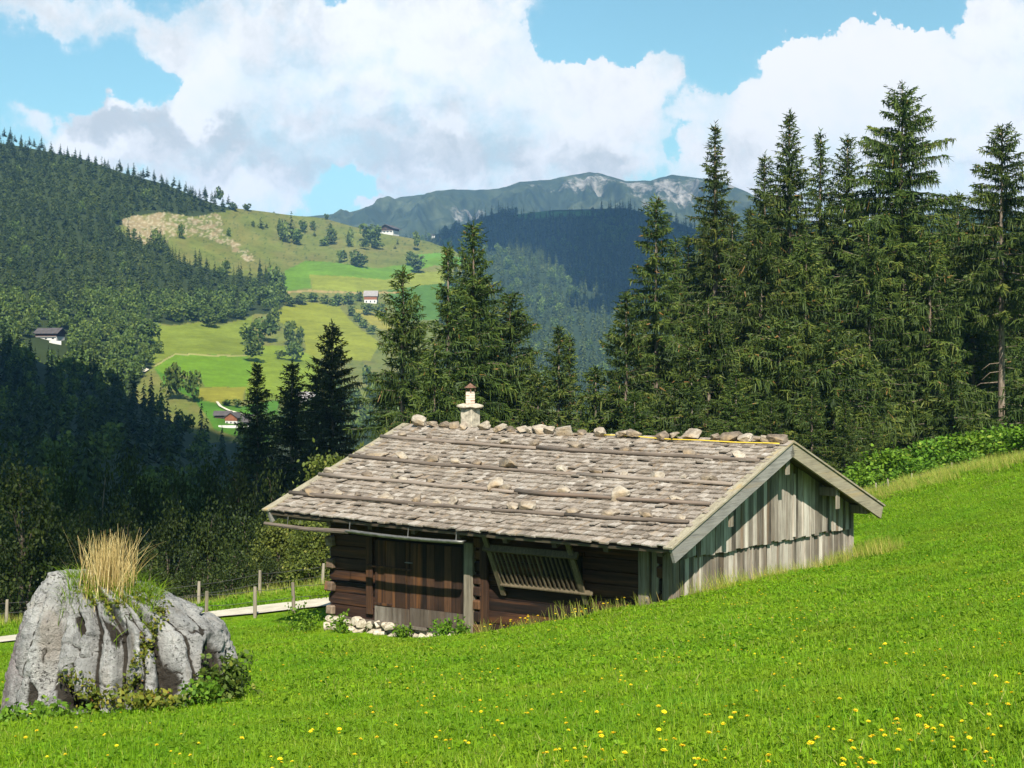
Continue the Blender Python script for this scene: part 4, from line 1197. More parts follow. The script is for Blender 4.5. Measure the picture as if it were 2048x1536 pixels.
# ------------------------------------------------------------------ the meadow grass: tufts scattered over the sheet
src = bpy.data.collections.new('grass_clumps')
def clump(k, near):
    rs = np.random.default_rng(900 + k + (50 if near else 0))
    n = 560 if near else 380
    r = .42 * np.sqrt(rs.random(n)); a = rs.uniform(0, 2 * PI, n)
    B = np.stack([r * np.cos(a), r * np.sin(a), np.full(n, -.02)], 1)
    h = (rs.uniform(.04, .118, n) if near else rs.uniform(.05, .105, n)) * np.where(rs.random(n) < .05, 1.5, 1)
    w = rs.uniform(.004, .009, n) if near else rs.uniform(.007, .014, n)
    an = rs.uniform(0, 2 * PI, n); out = np.stack([np.cos(an), np.sin(an), 0 * an], 1) * np.abs(rs.normal(.25, .28, n))[:, None]
    sd = np.stack([-np.sin(an), np.cos(an), 0 * an], 1)
    fa = rs.uniform(-.9, .9, n)[:, None]; sd = sd * np.cos(fa) + np.stack([np.cos(an), np.sin(an), 0 * an], 1) * np.sin(fa)
    V = []; up = np.array([0, 0, 1.0])
    for u, ww in ((0, .8), (.4, 1), (.75, .7), (1, .12)):
        c = B + h[:, None] * (out * (u + 1.3 * u * u) * .7 + up * (u - .30 * u * u * np.linalg.norm(out, axis=1)[:, None]))
        V += [c - sd * (w * ww / 2)[:, None], c + sd * (w * ww / 2)[:, None]]
    V = np.stack(V, 1); i = np.arange(n)[:, None] * 8
    F = np.concatenate([i + [0, 1, 3, 2], i + [2, 3, 5, 4], i + [4, 5, 7, 6]])
    C = np.repeat(np.clip(rs.normal(.45, .27, n) + np.where(rs.random(n) < .04, .45, 0), 0, 1), 8)
    V = V.reshape(-1, 3)
    # broad clover and plantain leaves low in the sward
    m = 70 if near else 34
    r = .42 * np.sqrt(rs.random(m)); a = rs.uniform(0, 2 * PI, m)
    b = np.stack([r * np.cos(a), r * np.sin(a), rs.uniform(.02, .07, m)], 1)
    d = unit(np.stack([np.cos(a * 7), np.sin(a * 7), rs.uniform(-.1, .7, m)], 1)); s = unit(np.cross(d, rs.normal(0, .35, (m, 3)) + (0, 0, 1)))
    ln = rs.uniform(.015, .045, m) * (1 if near else 1.5)
    V2, F2 = quads(b, d, s, ln, ln * rs.uniform(.4, .9, m), .3)
    F = np.concatenate([F, F2 + len(V)]); V = np.concatenate([V, V2]); C = np.concatenate([C, np.repeat(np.clip(rs.normal(.42, .15, m), 0, 1), 6)])
    return mesh_np('clump', V, F, M['grass'], attrs={'rnd': C})
def gn_scatter(name, pts, nrm, rot, scl, idx, meshes):
    col = bpy.data.collections.new(name + '_source')
    for k, me in enumerate(meshes):
        col.objects.link(bpy.data.objects.new('%s_blades_%02d' % (name, k), me))
    me = bpy.data.meshes.new(name); me.vertices.add(len(pts)); me.vertices.foreach_set('co', np.asarray(pts, np.float32).ravel())
    for nm, a, ty in (('idx', idx, 'INT'), ('scl', scl, 'FLOAT')):
        at = me.attributes.new(nm, ty, 'POINT'); at.data.foreach_set('value', np.asarray(a, np.int32 if ty == 'INT' else np.float32))
    # stands on the slope, spun about its own axis
    ux = unit(np.stack([nrm[:, 2], 0 * nrm[:, 0], -nrm[:, 0]], 1)); uy = np.cross(nrm, ux)
    cr, sr = np.cos(rot)[:, None], np.sin(rot)[:, None]
    X, Yv = ux * cr + uy * sr, uy * cr - ux * sr
    eul = np.stack([np.arctan2(Yv[:, 2], nrm[:, 2]), -np.arcsin(np.clip(X[:, 2], -1, 1)), np.arctan2(X[:, 1], X[:, 0])], 1)
    at = me.attributes.new('eul', 'FLOAT_VECTOR', 'POINT'); at.data.foreach_set('vector', np.asarray(eul, np.float32).ravel())
    o = obj(name, me)
    ng = bpy.data.node_groups.new(name, 'GeometryNodeTree')
    ng.interface.new_socket('Geometry', in_out='INPUT', socket_type='NodeSocketGeometry'); ng.interface.new_socket('Geometry', in_out='OUTPUT', socket_type='NodeSocketGeometry')
    N = ng.nodes; Lk = ng.links
    gi, go = N.new('NodeGroupInput'), N.new('NodeGroupOutput')
    ip = N.new('GeometryNodeInstanceOnPoints'); ci = N.new('GeometryNodeCollectionInfo')
    ci.inputs['Collection'].default_value = col; ci.inputs['Separate Children'].default_value = True; ci.inputs['Reset Children'].default_value = True
    ip.inputs['Pick Instance'].default_value = True
    def na(nm, ty):
        n = N.new('GeometryNodeInputNamedAttribute'); n.data_type = ty; n.inputs['Name'].default_value = nm
        return n.outputs['Attribute']
    Lk.new(gi.outputs[0], ip.inputs['Points']); Lk.new(ci.outputs[0], ip.inputs['Instance'])
    Lk.new(na('idx', 'INT'), ip.inputs['Instance Index']); Lk.new(na('scl', 'FLOAT'), ip.inputs['Scale'])
    # rotation: slope tilt, then spin about the local axis
    er = N.new('FunctionNodeEulerToRotation'); Lk.new(na('eul', 'FLOAT_VECTOR'), er.inputs[0]); Lk.new(er.outputs[0], ip.inputs['Rotation'])
    Lk.new(ip.outputs[0], go.inputs[0])
    md = o.modifiers.new('scatter', 'NODES'); md.node_group = ng
    return o
def normals(x, y, e=.25):
    z0 = gz(x, y); dx = (gz(x + e, y) - z0) / e; dy = (gz(x, y + e) - z0) / e
    return unit(np.stack([-dx, -dy, np.ones(len(x))], 1)), z0
def in_barn(x, y, m=0.05):
    q = (np.stack([x, y, 0 * x], 1) - (B0[0], B0[1], 0)) @ RB
    return (q[:, 0] > -8.7 - m) & (q[:, 0] < .05 + m) & (q[:, 1] > -m) & (q[:, 1] < 7.25 + m)
def field(y0, y1, step, lim=.345):
    ys = np.arange(y0, y1, step); out = []
    for yy in ys:
        w = lim * yy + 3.0
        xs = np.arange(-w, w, step); out.append(np.stack([xs + rng.uniform(-.5, .5, len(xs)) * step, yy + rng.uniform(-.5, .5, len(xs)) * step], 1))
    p = np.concatenate(out)
    k = ~in_barn(p[:, 0], p[:, 1]) & ~((p[:, 1] > 39.75) & (p[:, 1] < 41.85) & (p[:, 0] < 9))
    k &= ((p[:, 0] - RK[0]) / 1.2) ** 2 + ((p[:, 1] - RK[1]) / .95) ** 2 > 1
    k &= ~((p[:, 1] > 46) & (p[:, 0] < -2))
    return p[k]
pn, pf = field(3.5, 17.0, .30), field(16.6, 56.0, .36)
near = [clump(k, True) for k in range(6)]; far = [clump(k, False) for k in range(6)]
p = np.concatenate([pn, pf]); nrm, z0 = normals(p[:, 0], p[:, 1])
idx = np.concatenate([rng.integers(0, 6, len(pn)), rng.integers(6, 12, len(pf))])
hgt = .84 + .32 * fbm(np.stack([p[:, 0] * .5, p[:, 1] * .5, 0 * p[:, 0]], 1), 3) + rng.normal(0, .10, len(p))
bl = (np.stack([p[:, 0], p[:, 1], 0 * p[:, 0]], 1) - (B0[0], B0[1], 0)) @ RB
hgt = hgt * np.where((bl[:, 0] > -8.9) & (bl[:, 0] < -4.3) & (bl[:, 1] > -1.2) & (bl[:, 1] < 0), .45, 1)
verge = np.abs(p[:, 1] - 43.6) < 1.6
hgt = hgt * np.where((p[:, 1] > 36.5) & (p[:, 1] < 40.5) & (p[:, 0] < -2), .55, 1)
hgt = hgt * np.where(verge & (p[:, 0] < 2), 1.9, 1) * np.where(p[:, 1] > 46, 1.4, 1)
grass = gn_scatter('grass', np.stack([p[:, 0], p[:, 1], z0], 1), nrm, rng.uniform(0, 2 * PI, len(p)), np.clip(hgt, .4, 2.2), idx, near + far)
tag(grass, kind='stuff')
# tall seeding grasses along the barn foot, the crest and the verge
def tallmesh(k):
    rs = np.random.default_rng(950 + k)
    V, F, C = blades(60, lambda r: (r.normal(0, .16), r.normal(0, .16), -.02), .16, .42, .009, .22, .25, rs, 3)
    return mesh_np('tall', V, F, M['tallgrass'], attrs={'rnd': C})
tp = []
for y in np.arange(.3, 8.6, .22): tp.append(b2w((rnd.uniform(.12, .5), y, 0))[:2])
for y in np.arange(6.2, 8.6, .16): tp.append(b2w((rnd.uniform(.2, 1.0), y, 0))[:2])
for x in np.arange(-4.0, -.3, .6): tp.append(b2w((x, rnd.uniform(-.6, -.15), 0))[:2])
for k in range(240):
    Y = rnd.uniform(47, 53); tp.append(((rnd.uniform(1690, 2070) - CX) / FPX * Y, Y))
for k in range(150): tp.append((rnd.uniform(-17, -4), rnd.uniform(43.4, 46)))
tp = np.array(tp); nn, z0 = normals(tp[:, 0], tp[:, 1])
tall = gn_scatter('tall_grass', np.stack([tp[:, 0], tp[:, 1], z0], 1), nn, rng.uniform(0, 6, len(tp)), rng.uniform(.6, 1.2, len(tp)), rng.integers(0, 4, len(tp)), [tallmesh(k) for k in range(4)])
tag(tall, kind='stuff')
# leafy weeds along the stone footing
for i, (x, y, s, lab) in enumerate([(-8.95, -.55, .34, 'leafy weeds at the far corner of the stone footing'), (-5.25, -.30, .22, 'upright leafy weed in front of the wide door leaf'), (-6.3, -.32, .16, 'small weed before the joint of the door leaves'), (-4.75, -.34, .17, 'weed at the foot of the pale door post'), (-7.9, -.5, .2, 'low weed before the whitish footing stones')]):
    w = b2w((x, y, 0)); z = float(gz(w[0], w[1])[0]); n = int(260 * s)
    pts = rs.normal(0, 1, (n, 3)) * (s * .55, s * .4, s * .55) + (0, 0, s * .5)
    o = obj('weed_plant', leafmat(pts, np.tile([0, -.3, 1.0], (n, 1)), 7, .03, .055, rs, M['leaf_bright'], 'weed'), None, (w[0], w[1], z)); tag(o, lab, 'weed')
# flowers: yellow heads on thin stems
def flower_mesh(k, big):
    rs = np.random.default_rng(970 + k); V, F, C = [], [], []
    h = rs.uniform(.10, .16); lx, ly = rs.normal(0, .02, 2); r = rs.uniform(.014, .021)
    st = MB(); st.tube([(0, 0, -.02), (lx * .4, ly * .4, h * .5), (lx, ly, h)], .0022, 4, r=.97)
    V = [np.concatenate(st.V)]; F = list(st.F); C = [np.full(len(V[0]), 1.0)]; n0 = len(V[0])
    for ringn, rr, up in ((14, r, .004), (10, r * .65, .009)):
        for i in range(ringn):
            a = 2 * PI * i / ringn + rs.normal(0, .1); c = np.array([lx, ly, h]); o = np.array([math.cos(a), math.sin(a), 0]); s = np.array([-o[1], o[0], 0]) * r * .20
            e = c + o * rr + (0, 0, up + rs.normal(0, .001)); md = c + o * rr * .5 + (0, 0, up * .8)
            V.append(np.array([c, md + s, e + s * .7, e - s * .7, md - s])); F.append(tuple(range(n0, n0 + 5))); n0 += 5; C.append(np.full(5, rs.uniform(0, .75)))
    me = bpy.data.meshes.new('yellow_flower'); me.from_pydata(np.concatenate(V).tolist(), [], F); me.materials.append(M['petal'])
    at = me.attributes.new('rnd', 'FLOAT', 'POINT'); at.data.foreach_set('value', np.concatenate(C).astype(np.float32)); me.update()
    return me
fm = [flower_mesh(k, 1) for k in range(5)]
hand = [(1625, 1510), (1770, 1476), (1645, 1447), (1812, 1447), (1765, 1478), (1710, 1431), (1876, 1446), (2035, 1400), (1980, 1458), (1886, 1334), (1765, 1335), (1790, 1325), (1692, 1308), (1570, 1328), (1595, 1326), (1766, 1294), (1900, 1500), (1255, 1510), (1372, 1500), (1308, 1524), (1402, 1524), (1322, 1424), (1205, 1493), (1170, 1380), (1118, 1378), (1110, 1385), (1232, 1362), (1255, 1373), (1150, 1441), (1133, 1454), (1308, 1432), (1102, 1508), (922, 1478), (760, 1490), (625, 1453), (640, 1360), (570, 1332), (497, 1349), (380, 1464), (318, 1490), (238, 1497), (103, 1512), (50, 1480), (676, 1470), (855, 1440), (905, 1388), (960, 1402), (1010, 1395), (700, 1400), (745, 1425)]
fl = []
for px, py in hand: fl.append((px, py, rnd.uniform(.75, 1.1)))
while len(fl) < 900:
    px = rnd.uniform(0, 2060); py = 1060 + 475 * rnd.random() ** 1.35
    if pnoise(np.array([[px * .006, py * .012, 3.3]]))[0] < rnd.uniform(-.5, .35): continue
    fl.append((px, py, rnd.uniform(.5, 1.0)))
# march each view ray down to the ground
fl = np.array(fl); Yg = np.arange(6, 49, .12)
pos = []
for (px, py, s) in fl:
    x = (px - CX) / FPX * Yg; zr = -(py - HY) / FPX * Yg
    zt = np.interp(Yg, Yg[::12], gz(x[::12], Yg[::12])) + .12
    h = np.nonzero(zr < zt)[0]
    if len(h) and h[0] > 0:
        Y = Yg[h[0]]; xx = (px - CX) / FPX * Y
        if not in_barn(np.array([xx]), np.array([Y]), .1)[0] and not (abs(Y - 40.8) < 1.1 and xx < 9) and Y < 48 and ((xx - RK[0]) / 1.5) ** 2 + ((Y - RK[1]) / 1.2) ** 2 > 1: pos.append((xx, Y, s))
pos = np.array(sorted(pos, key=lambda q: q[1])); pos[:, 2] *= 1
zz = gz(pos[:, 0], pos[:, 1])
for k in range(min(290, len(pos))):
    o = obj('yellow_flower', fm[k % 5], None, (pos[k, 0], pos[k, 1], zz[k])); o.rotation_euler = (rnd.gauss(0, .15), rnd.gauss(0, .15), rnd.uniform(0, 6)); s = pos[k, 2]; o.scale = (s * .84, s * .84, s)
    tag(o, 'small yellow hawkbit flower on a thin stem in the sunny meadow grass', 'flower', 'yellow flowers in the meadow')
rest = pos[290:]
# taller yellow heads against the dark front wall
ex = []
for k in range(34):
    x = rnd.uniform(-3.9, -.4); ex.append((*b2w((x, rnd.uniform(-1.0, -.2), 0))[:2], rnd.uniform(.7, 1.6)))
rest = np.concatenate([rest, np.array(ex)]) if len(rest) else np.array(ex)
nn, z0 = normals(rest[:, 0], rest[:, 1])
fo = gn_scatter('meadow_flowers', np.stack([rest[:, 0], rest[:, 1], z0], 1), np.tile([0, 0, 1.0], (len(rest), 1)), rng.uniform(0, 6, len(rest)), rest[:, 2] * 1.0, rng.integers(0, 5, len(rest)), fm)
tag(fo, kind='stuff')
# ------------------------------------------------------------------ the far slopes
def sheet(name, px, top, bottom, nv, Yf, mat, attrs=None, rough=None, back=(120, 60), power=1.0):
    """a hillside as one sheet: columns over photo px, rows from the foot up to the skyline, then down the far side"""
    tp = np.interp(px, *top); bt = np.interp(px, *bottom)
    v = np.linspace(0, 1, nv) ** power
    PYg = bt[:, None] * (1 - v) + tp[:, None] * v; PXg = np.repeat(px[:, None], nv, 1)
    Y = Yf(np.stack([PXg.ravel(), PYg.ravel()], 1)).reshape(PXg.shape)
    X = (PXg - CX) / FPX * Y; Z = -(PYg - HY) / FPX * Y
    if rough is not None:
        d = rough(X.ravel(), Y.ravel(), Z.ravel(), v[None].repeat(len(px), 0).ravel()).reshape(X.shape)
        Z = Z + d
    for dy, dz in ((back[0] * .3, -back[1] * .12), (back[0], -back[1]), (back[0] * 2.5, -back[1] * 3)):
        X = np.concatenate([X, X[:, -1:] if False else X[:, nv - 1:nv]], 1); Y = np.concatenate([Y, Y[:, nv - 1:nv] + dy], 1); Z = np.concatenate([Z, Z[:, nv - 1:nv] + dz], 1)
        PXg = np.concatenate([PXg, PXg[:, nv - 1:nv]], 1); PYg = np.concatenate([PYg, PYg[:, nv - 1:nv]], 1)
    P = np.stack([X.ravel(), Y.ravel(), Z.ravel()], 1)
    at = {k: f(PXg.ravel(), PYg.ravel(), P) for k, f in (attrs or {}).items()}
    o = obj(name, mesh_np(name, P, grid_faces(len(px), nv + 3), mat, True, at))
    return tag(o, kind='structure')
K = 1.35
# ---- the left hill with its meadows
hs = [(-400, 240), (0, 286), (40, 292), (100, 303), (170, 318), (250, 348), (330, 370), (400, 398), (440, 412), (480, 418), (520, 423), (600, 432), (650, 437), (700, 452), (760, 467), (800, 474), (860, 484), (910, 502), (945, 525), (968, 570), (985, 640), (1000, 760), (1250, 900)]
LHtop = tuple(np.array(hs, float).T)
lc = [(-400, 240, 1000), (0, 286, 1000), (250, 348, 980), (440, 412, 1000), (650, 437, 1080), (770, 468, 1050), (920, 503, 1000), (1000, 570, 950), (1250, 720, 800),
      (0, 500, 800), (250, 450, 900), (400, 440, 960), (600, 480, 1000), (700, 520, 930), (0, 650, 650), (250, 650, 700), (400, 600, 790), (560, 600, 815), (740, 600, 840), (850, 600, 850),
      (400, 700, 660), (560, 700, 690), (700, 700, 710), (300, 730, 620), (450, 800, 560), (600, 800, 580), (800, 800, 600), (0, 800, 520), (200, 850, 500), (450, 880, 500), (900, 900, 520), (-400, 800, 520), (-400, 500, 800), (1200, 900, 500)]
_LY = TPS([c[:2] for c in lc], [c[2] * K for c in lc], 'lin')
def LY(P): return _LY(P)
polys = {
 'F1': [(568, 545), (609, 522), (643, 523), (705, 531), (753, 536), (814, 529), (900, 505), (900, 520), (820, 545), (773, 560), (705, 555), (620, 550), (623, 577), (570, 582)],
 'F2': [(618, 550), (705, 555), (770, 560), (820, 546), (880, 541), (900, 565), (773, 579), (719, 584), (625, 581)],
 'F3': [(773, 581), (872, 566), (960, 570), (900, 640), (800, 640)],
 'F4': [(546, 630), (568, 613), (613, 604), (643, 604), (654, 613), (678, 613), (705, 644), (760, 688), (740, 720), (613, 715), (609, 674), (561, 644)],
 'F5': [(703, 616), (753, 628), (790, 660), (750, 655)],
 'F6': [(305, 646), (342, 651), (400, 644), (444, 651), (505, 634), (492, 699), (485, 711), (352, 708), (305, 728)],
 'F7': [(308, 735), (352, 709), (492, 711), (506, 737), (492, 774), (410, 775), (400, 754), (325, 746)],
 'F8': [(400, 776), (492, 774), (485, 800), (441, 808), (396, 797)],
 'F9': [(492, 705), (530, 690), (585, 690), (640, 720), (640, 800), (492, 800)],
 'F10': [(308, 735), (325, 746), (400, 770), (400, 800), (441, 808), (480, 812), (560, 800), (560, 900), (430, 860), (390, 800), (330, 770)],
 'G': [(820, 510), (880, 505), (925, 515), (925, 530), (840, 530)]}
FORE = [(-500, 200), (0, 270), (250, 340), (440, 400), (480, 414), (440, 424), (380, 432), (330, 424), (300, 428), (245, 438), (238, 450), (255, 478), (285, 490), (330, 487), (340, 515), (370, 528), (440, 545), (505, 556), (545, 545), (570, 560), (568, 590), (568, 612), (545, 628), (505, 632), (445, 648), (400, 642), (342, 650), (305, 645), (300, 680), (305, 735), (280, 760), (200, 900), (-500, 1000)]
FOREp = np.array(FORE)
scree = [(236, 440), (260, 425), (320, 420), (383, 414), (410, 418), (448, 435), (441, 450), (458, 472), (502, 504), (510, 522), (488, 520), (455, 490), (393, 470), (342, 474), (328, 494), (294, 490), (262, 474)]
def wob(px, py, a=4, s=.045): return px + a * pnoise(np.stack([px * s, py * s, 0 * px + 2], 1)), py + a * .7 * pnoise(np.stack([px * s, py * s, 0 * px + 9], 1))
def cover(px, py, P):
    c = np.tile([.115, .130, .030], (len(px), 1))
    n = fbm(np.stack([px * .02, py * .035, 0 * px], 1), 4); n2 = fbm(np.stack([px * .10, py * .16, 0 * px + 4], 1), 3)
    k = sstep(-.25, .35, n)[:, None]
    c = c * (1 - k * .45) + np.array([.155, .125, .045]) * k * .45
    k = sstep(.05, .4, n2)[:, None] * .5; c = c * (1 - k) + np.array([.06, .085, .02]) * k
    n3 = pnoise(np.stack([px * .35, py * .5, 0 * px + 6], 1)); k = (sstep(.42, .55, n3) * (py < 530))[:, None]; c = c * (1 - k) + np.array([.035, .055, .016]) * k
    wx, wy = wob(px, py, 1.2); Q = np.stack([wx, wy], 1)
    for nm, col in (('G', (.085, .18, .022)), ('F3', (.060, .120, .018)), ('F1', (.090, .165, .016)), ('F2', (.165, .185, .026)), ('F4', (.165, .178, .020)), ('F5', (.21, .19, .035)), ('F6', (.135, .165, .024)), ('F10', (.06, .14, .016)), ('F9', (.135, .178, .018)), ('F8', (.18, .17, .024)), ('F7', (.100, .178, .014))):
        m = inpoly(Q, polys[nm]); c[m] = np.array(col) * (1 + .16 * pnoise(np.stack([px * .012, wy * .22, 0 * px + len(nm) + ord(nm[-1])], 1)) + .14 * n2)[m][:, None]
    m = (np.abs(wy - np.interp(px, [308, 352, 420, 492], [732, 709, 712, 712])) < 1.3) & (px > 308) & (px < 495); c[m] = (.26, .24, .09)
    m = (np.abs(wy - np.interp(px, [618, 700, 760], [583, 586, 585])) < 1.6) & (px > 560) & (px < 800); c[m] = (.27, .20, .08)
    wx, wy = wob(px, py, 9, .07); m = inpoly(np.stack([wx, wy], 1), scree)
    k = (m * sstep(-.05, .22, fbm(np.stack([px * .05, py * .09, 0 * px + 8], 1), 4) + .20 * (px < 330)))[:, None]
    c = c * (1 - k) + np.array([.215, .165, .085]) * k
    k = (m * sstep(.10, .25, pnoise(np.stack([px * .16, py * .26, 0 * px + 3], 1))))[:, None] * .8; c = c * (1 - k) + np.array([.32, .275, .18]) * k
    wx, wy = wob(px, py, 4); m = inpoly(np.stack([wx, wy], 1), FORE); c[m] = (.030, .042, .014)
    return c
hill = sheet('hillside', np.concatenate([np.arange(-420, 0, 12.), np.arange(0, 960, 2.5), np.arange(960, 1250, 8.)]), LHtop, ([-420, 0, 300, 500, 700, 1250], [980, 980, 960, 930, 930, 930]), 230, LY, M['hill'],
             {'cover': cover}, lambda X, Y, Z, v: 2.0 * fbm(np.stack([X * .012, Y * .012, Z * 0], 1), 3) * sstep(0, .1, v), (200, 60))
def hillpt(px, py):
    Y = LY(np.array([[px, py]]))[0]; p = unp(px, py, Y)
    p[2] += 2.0 * float(fbm(np.array([[p[0] * .012, p[1] * .012, 0]]), 3)[0])
    return p
# ---- light trees for the distance
def far_conifer(seed_, H=10.0, R=2.3):
    rs = np.random.default_rng(seed_); B, D, S, Lh, W, C = [], [], [], [], [], []
    nt = 15
    for k in range(nt):
        t = (k + .3) / nt; z = H * (1 - t) ** 1.0 * .97 + .03 * H; n = int(4 + 5 * t); r = R * t ** .8
        a = rs.uniform(0, 2 * PI, n); o = np.stack([np.cos(a), np.sin(a), -rs.uniform(.25, .75, n)], 1)
        B.append(np.stack([0 * a, 0 * a, z + rs.normal(0, .12, n)], 1)); D.append(unit(o)); S.append(unit(np.cross(o, rs.normal(0, .5, (n, 3)) + (0, 0, 1)))); Lh.append(r * rs.uniform(.7, 1.3, n) + .15); W.append(rs.uniform(.6, 1.05, n) * (.35 + .75 * t)); C.append(np.clip(rs.normal(.5, .2, n), 0, 1))
    B.append(np.array([[0, 0, H * .9]])); D.append(np.array([[0, 0, 1.]])); S.append(np.array([[1., 0, 0]])); Lh.append(np.array([H * .1])); W.append(np.array([.18])); C.append(np.array([.5]))
    B, D, S, Lh, W, C = map(np.concatenate, (B, D, S, Lh, W, C))
    V, F = quads(B, D, S, Lh, W, .25)
    return V, F, np.repeat(C, 6)
def far_broad(seed_, H=10.0, R=4.0, n=260, leaf=1.0, blobs=9):
    rs = np.random.default_rng(seed_)
    c = unit(rs.normal(0, 1, (blobs, 3))) * (R * .66, R * .66, H * .30) * rs.uniform(.3, 1.05, (blobs, 1)) + (0, 0, H * .52)
    i = rs.integers(0, blobs, n); q = unit(rs.normal(0, 1, (n, 3))); b = c[i] + q * (R * .45, R * .45, H * .22) * rs.uniform(.75, 1.05, (n, 1))
    b[:, 2] = np.clip(b[:, 2], .05 * H, None)
    d = unit(rs.normal(0, 1, (n, 3)) + q * .3); s = unit(np.cross(d, rs.normal(0, 1, (n, 3)))); ln = leaf * rs.uniform(.6, 1.4, n)
    V, F = quads(b - d * ln[:, None] * .5, d, s, ln, ln * .9, .45)
    return V, F, np.repeat(np.clip(.35 + .35 * (q[:, 2] > 0) * rs.random(n) + rs.normal(0, .18, n), 0, 1), 6)
fc = [far_conifer(60 + k) for k in range(6)]; fb = [far_broad(80 + k) for k in range(5)]
fcm = [mesh_np('spruce_far', v, f, M['needle_far'], attrs={'rnd': c}) for v, f, c in fc]
fbm_ = [mesh_np('broadleaf_far', v, f, M['leaf_far'], attrs={'rnd': c}) for v, f, c in fb]
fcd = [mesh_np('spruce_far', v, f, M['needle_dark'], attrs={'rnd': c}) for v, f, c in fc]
def mass(name, items, mat, lib):
    """many small trees in one mesh: items (pos, height, width scale, variant)"""
    Vs, Fs, Cs, n = [], [], [], 0
    for p, h, w, k in items:
        V, F, C = lib[k]; a = rnd.uniform(0, 6.28); ca_, sa_ = math.cos(a), math.sin(a)
        W_ = np.stack([(V[:, 0] * ca_ - V[:, 1] * sa_) * w, (V[:, 0] * sa_ + V[:, 1] * ca_) * w, V[:, 2] * h / 10], 1) + p
        Vs.append(W_); Fs.append(F + n); Cs.append(np.clip(C + rnd.gauss(0, .13), 0, 1)); n += len(V)
    o = obj(name, mesh_np(name, np.concatenate(Vs), np.concatenate(Fs), mat, attrs={'rnd': np.concatenate(Cs)}))
    return tag(o, kind='stuff')
def far_tree(mesh, p, h, w, name, label, group=None):
    o = obj(name, mesh, None, tuple(p)); o.rotation_euler = (0, 0, rnd.uniform(0, 6.28)); o.scale = (w, w, h / 10)
    return tag(o, label, 'tree', group)
def scatter_px(poly, spacing_m, Yf, x0, x1, y0, y1, squash=.5):
    """sample a wood evenly over its slope, in rows of the photo's columns"""
    out = []; y = y0
    while y < y1:
        Y = float(Yf(np.array([[(x0 + x1) / 2, y]]))[0]); st = spacing_m / Y * FPX; x = x0
        while x < x1:
            q = (x + rnd.uniform(-.5, .5) * st, y + rnd.uniform(-.5, .5) * st * squash)
            out.append(q); x += st
        y += st * squash
    out = np.array(out); return out[inpoly(out, poly)]
# forest over the left hill
pts = scatter_px(FORE, 6.4, LY, -60, 600, 262, 900, .42)
items = []
for (px, py) in pts:
    if py > np.interp(px, [0, 60, 120, 200, 250, 310, 400], [770, 770, 800, 830, 850, 880, 900]): continue
    if 52 < px < 142 and 664 < py < 738: continue
    sk = .68 if py - np.interp(px, *LHtop) < 26 else 1.0
    p = hillpt(px, py); dec = fbm(np.array([[px * .015, py * .02, 1.0]]), 3)[0] + (.55 if (py > 600 and px > 170) or (py > 625) else -.35) + (.4 if py > np.interp(px, [300, 500, 570], [600, 585, 560]) else 0)
    if sk == 1.0 and dec > rnd.uniform(-.25, .45): items.append((p, rnd.uniform(7.5, 12.5), rnd.uniform(.75, 1.15), 'b'))
    else: items.append((p, rnd.uniform(9.5, 15.5) * sk, rnd.uniform(1.0, 1.5), 'c'))
def ph(it): return it[1] / it[0][1]
con = sorted([i for i in items if i[3] == 'c'], key=ph, reverse=True); dec = sorted([i for i in items if i[3] == 'b'], key=ph, reverse=True)
EX = [(900, 500), (945, 522), (970, 570), (988, 640), (1000, 760), (1000, 900), (900, 900), (880, 720), (880, 600)]
for px, py in scatter_px(EX, 8.5, LY, 880, 1010, 505, 900, .42):
    con.append((hillpt(px, py), rnd.uniform(12, 18), rnd.uniform(1.1, 1.6), 'c'))
EX2 = [(480, 880), (560, 850), (640, 812), (760, 772), (880, 722), (900, 910), (480, 925)]
for px, py in scatter_px(EX2, 7.0, LY, 480, 900, 720, 925, .42):
    (dec if rnd.random() < .5 else con).append((hillpt(px, py), rnd.uniform(9, 15), rnd.uniform(.9, 1.3), 'c'))
for it in con[:190]:
    far_tree(fcm[rnd.randrange(6)], it[0], it[1], it[2], 'spruce_tree', 'distant spruce among the many in the wood covering the left hillside', 'spruces of the wood on the left hillside')
for it in dec[:150]:
    far_tree(fbm_[rnd.randrange(5)], it[0], it[1], it[2], 'broadleaf_tree', 'distant rounded leafy tree in the lower wood on the left hillside', 'leafy trees of the wood on the left hillside')
mass('hillside_forest', [(p, h, w, rnd.randrange(6)) for p, h, w, _ in con[190:]], M['needle_far'], fc)
if len(dec) > 150: mass('hillside_forest', [(p, h, w, rnd.randrange(5)) for p, h, w, _ in dec[150:]], M['leaf_far'], fb)
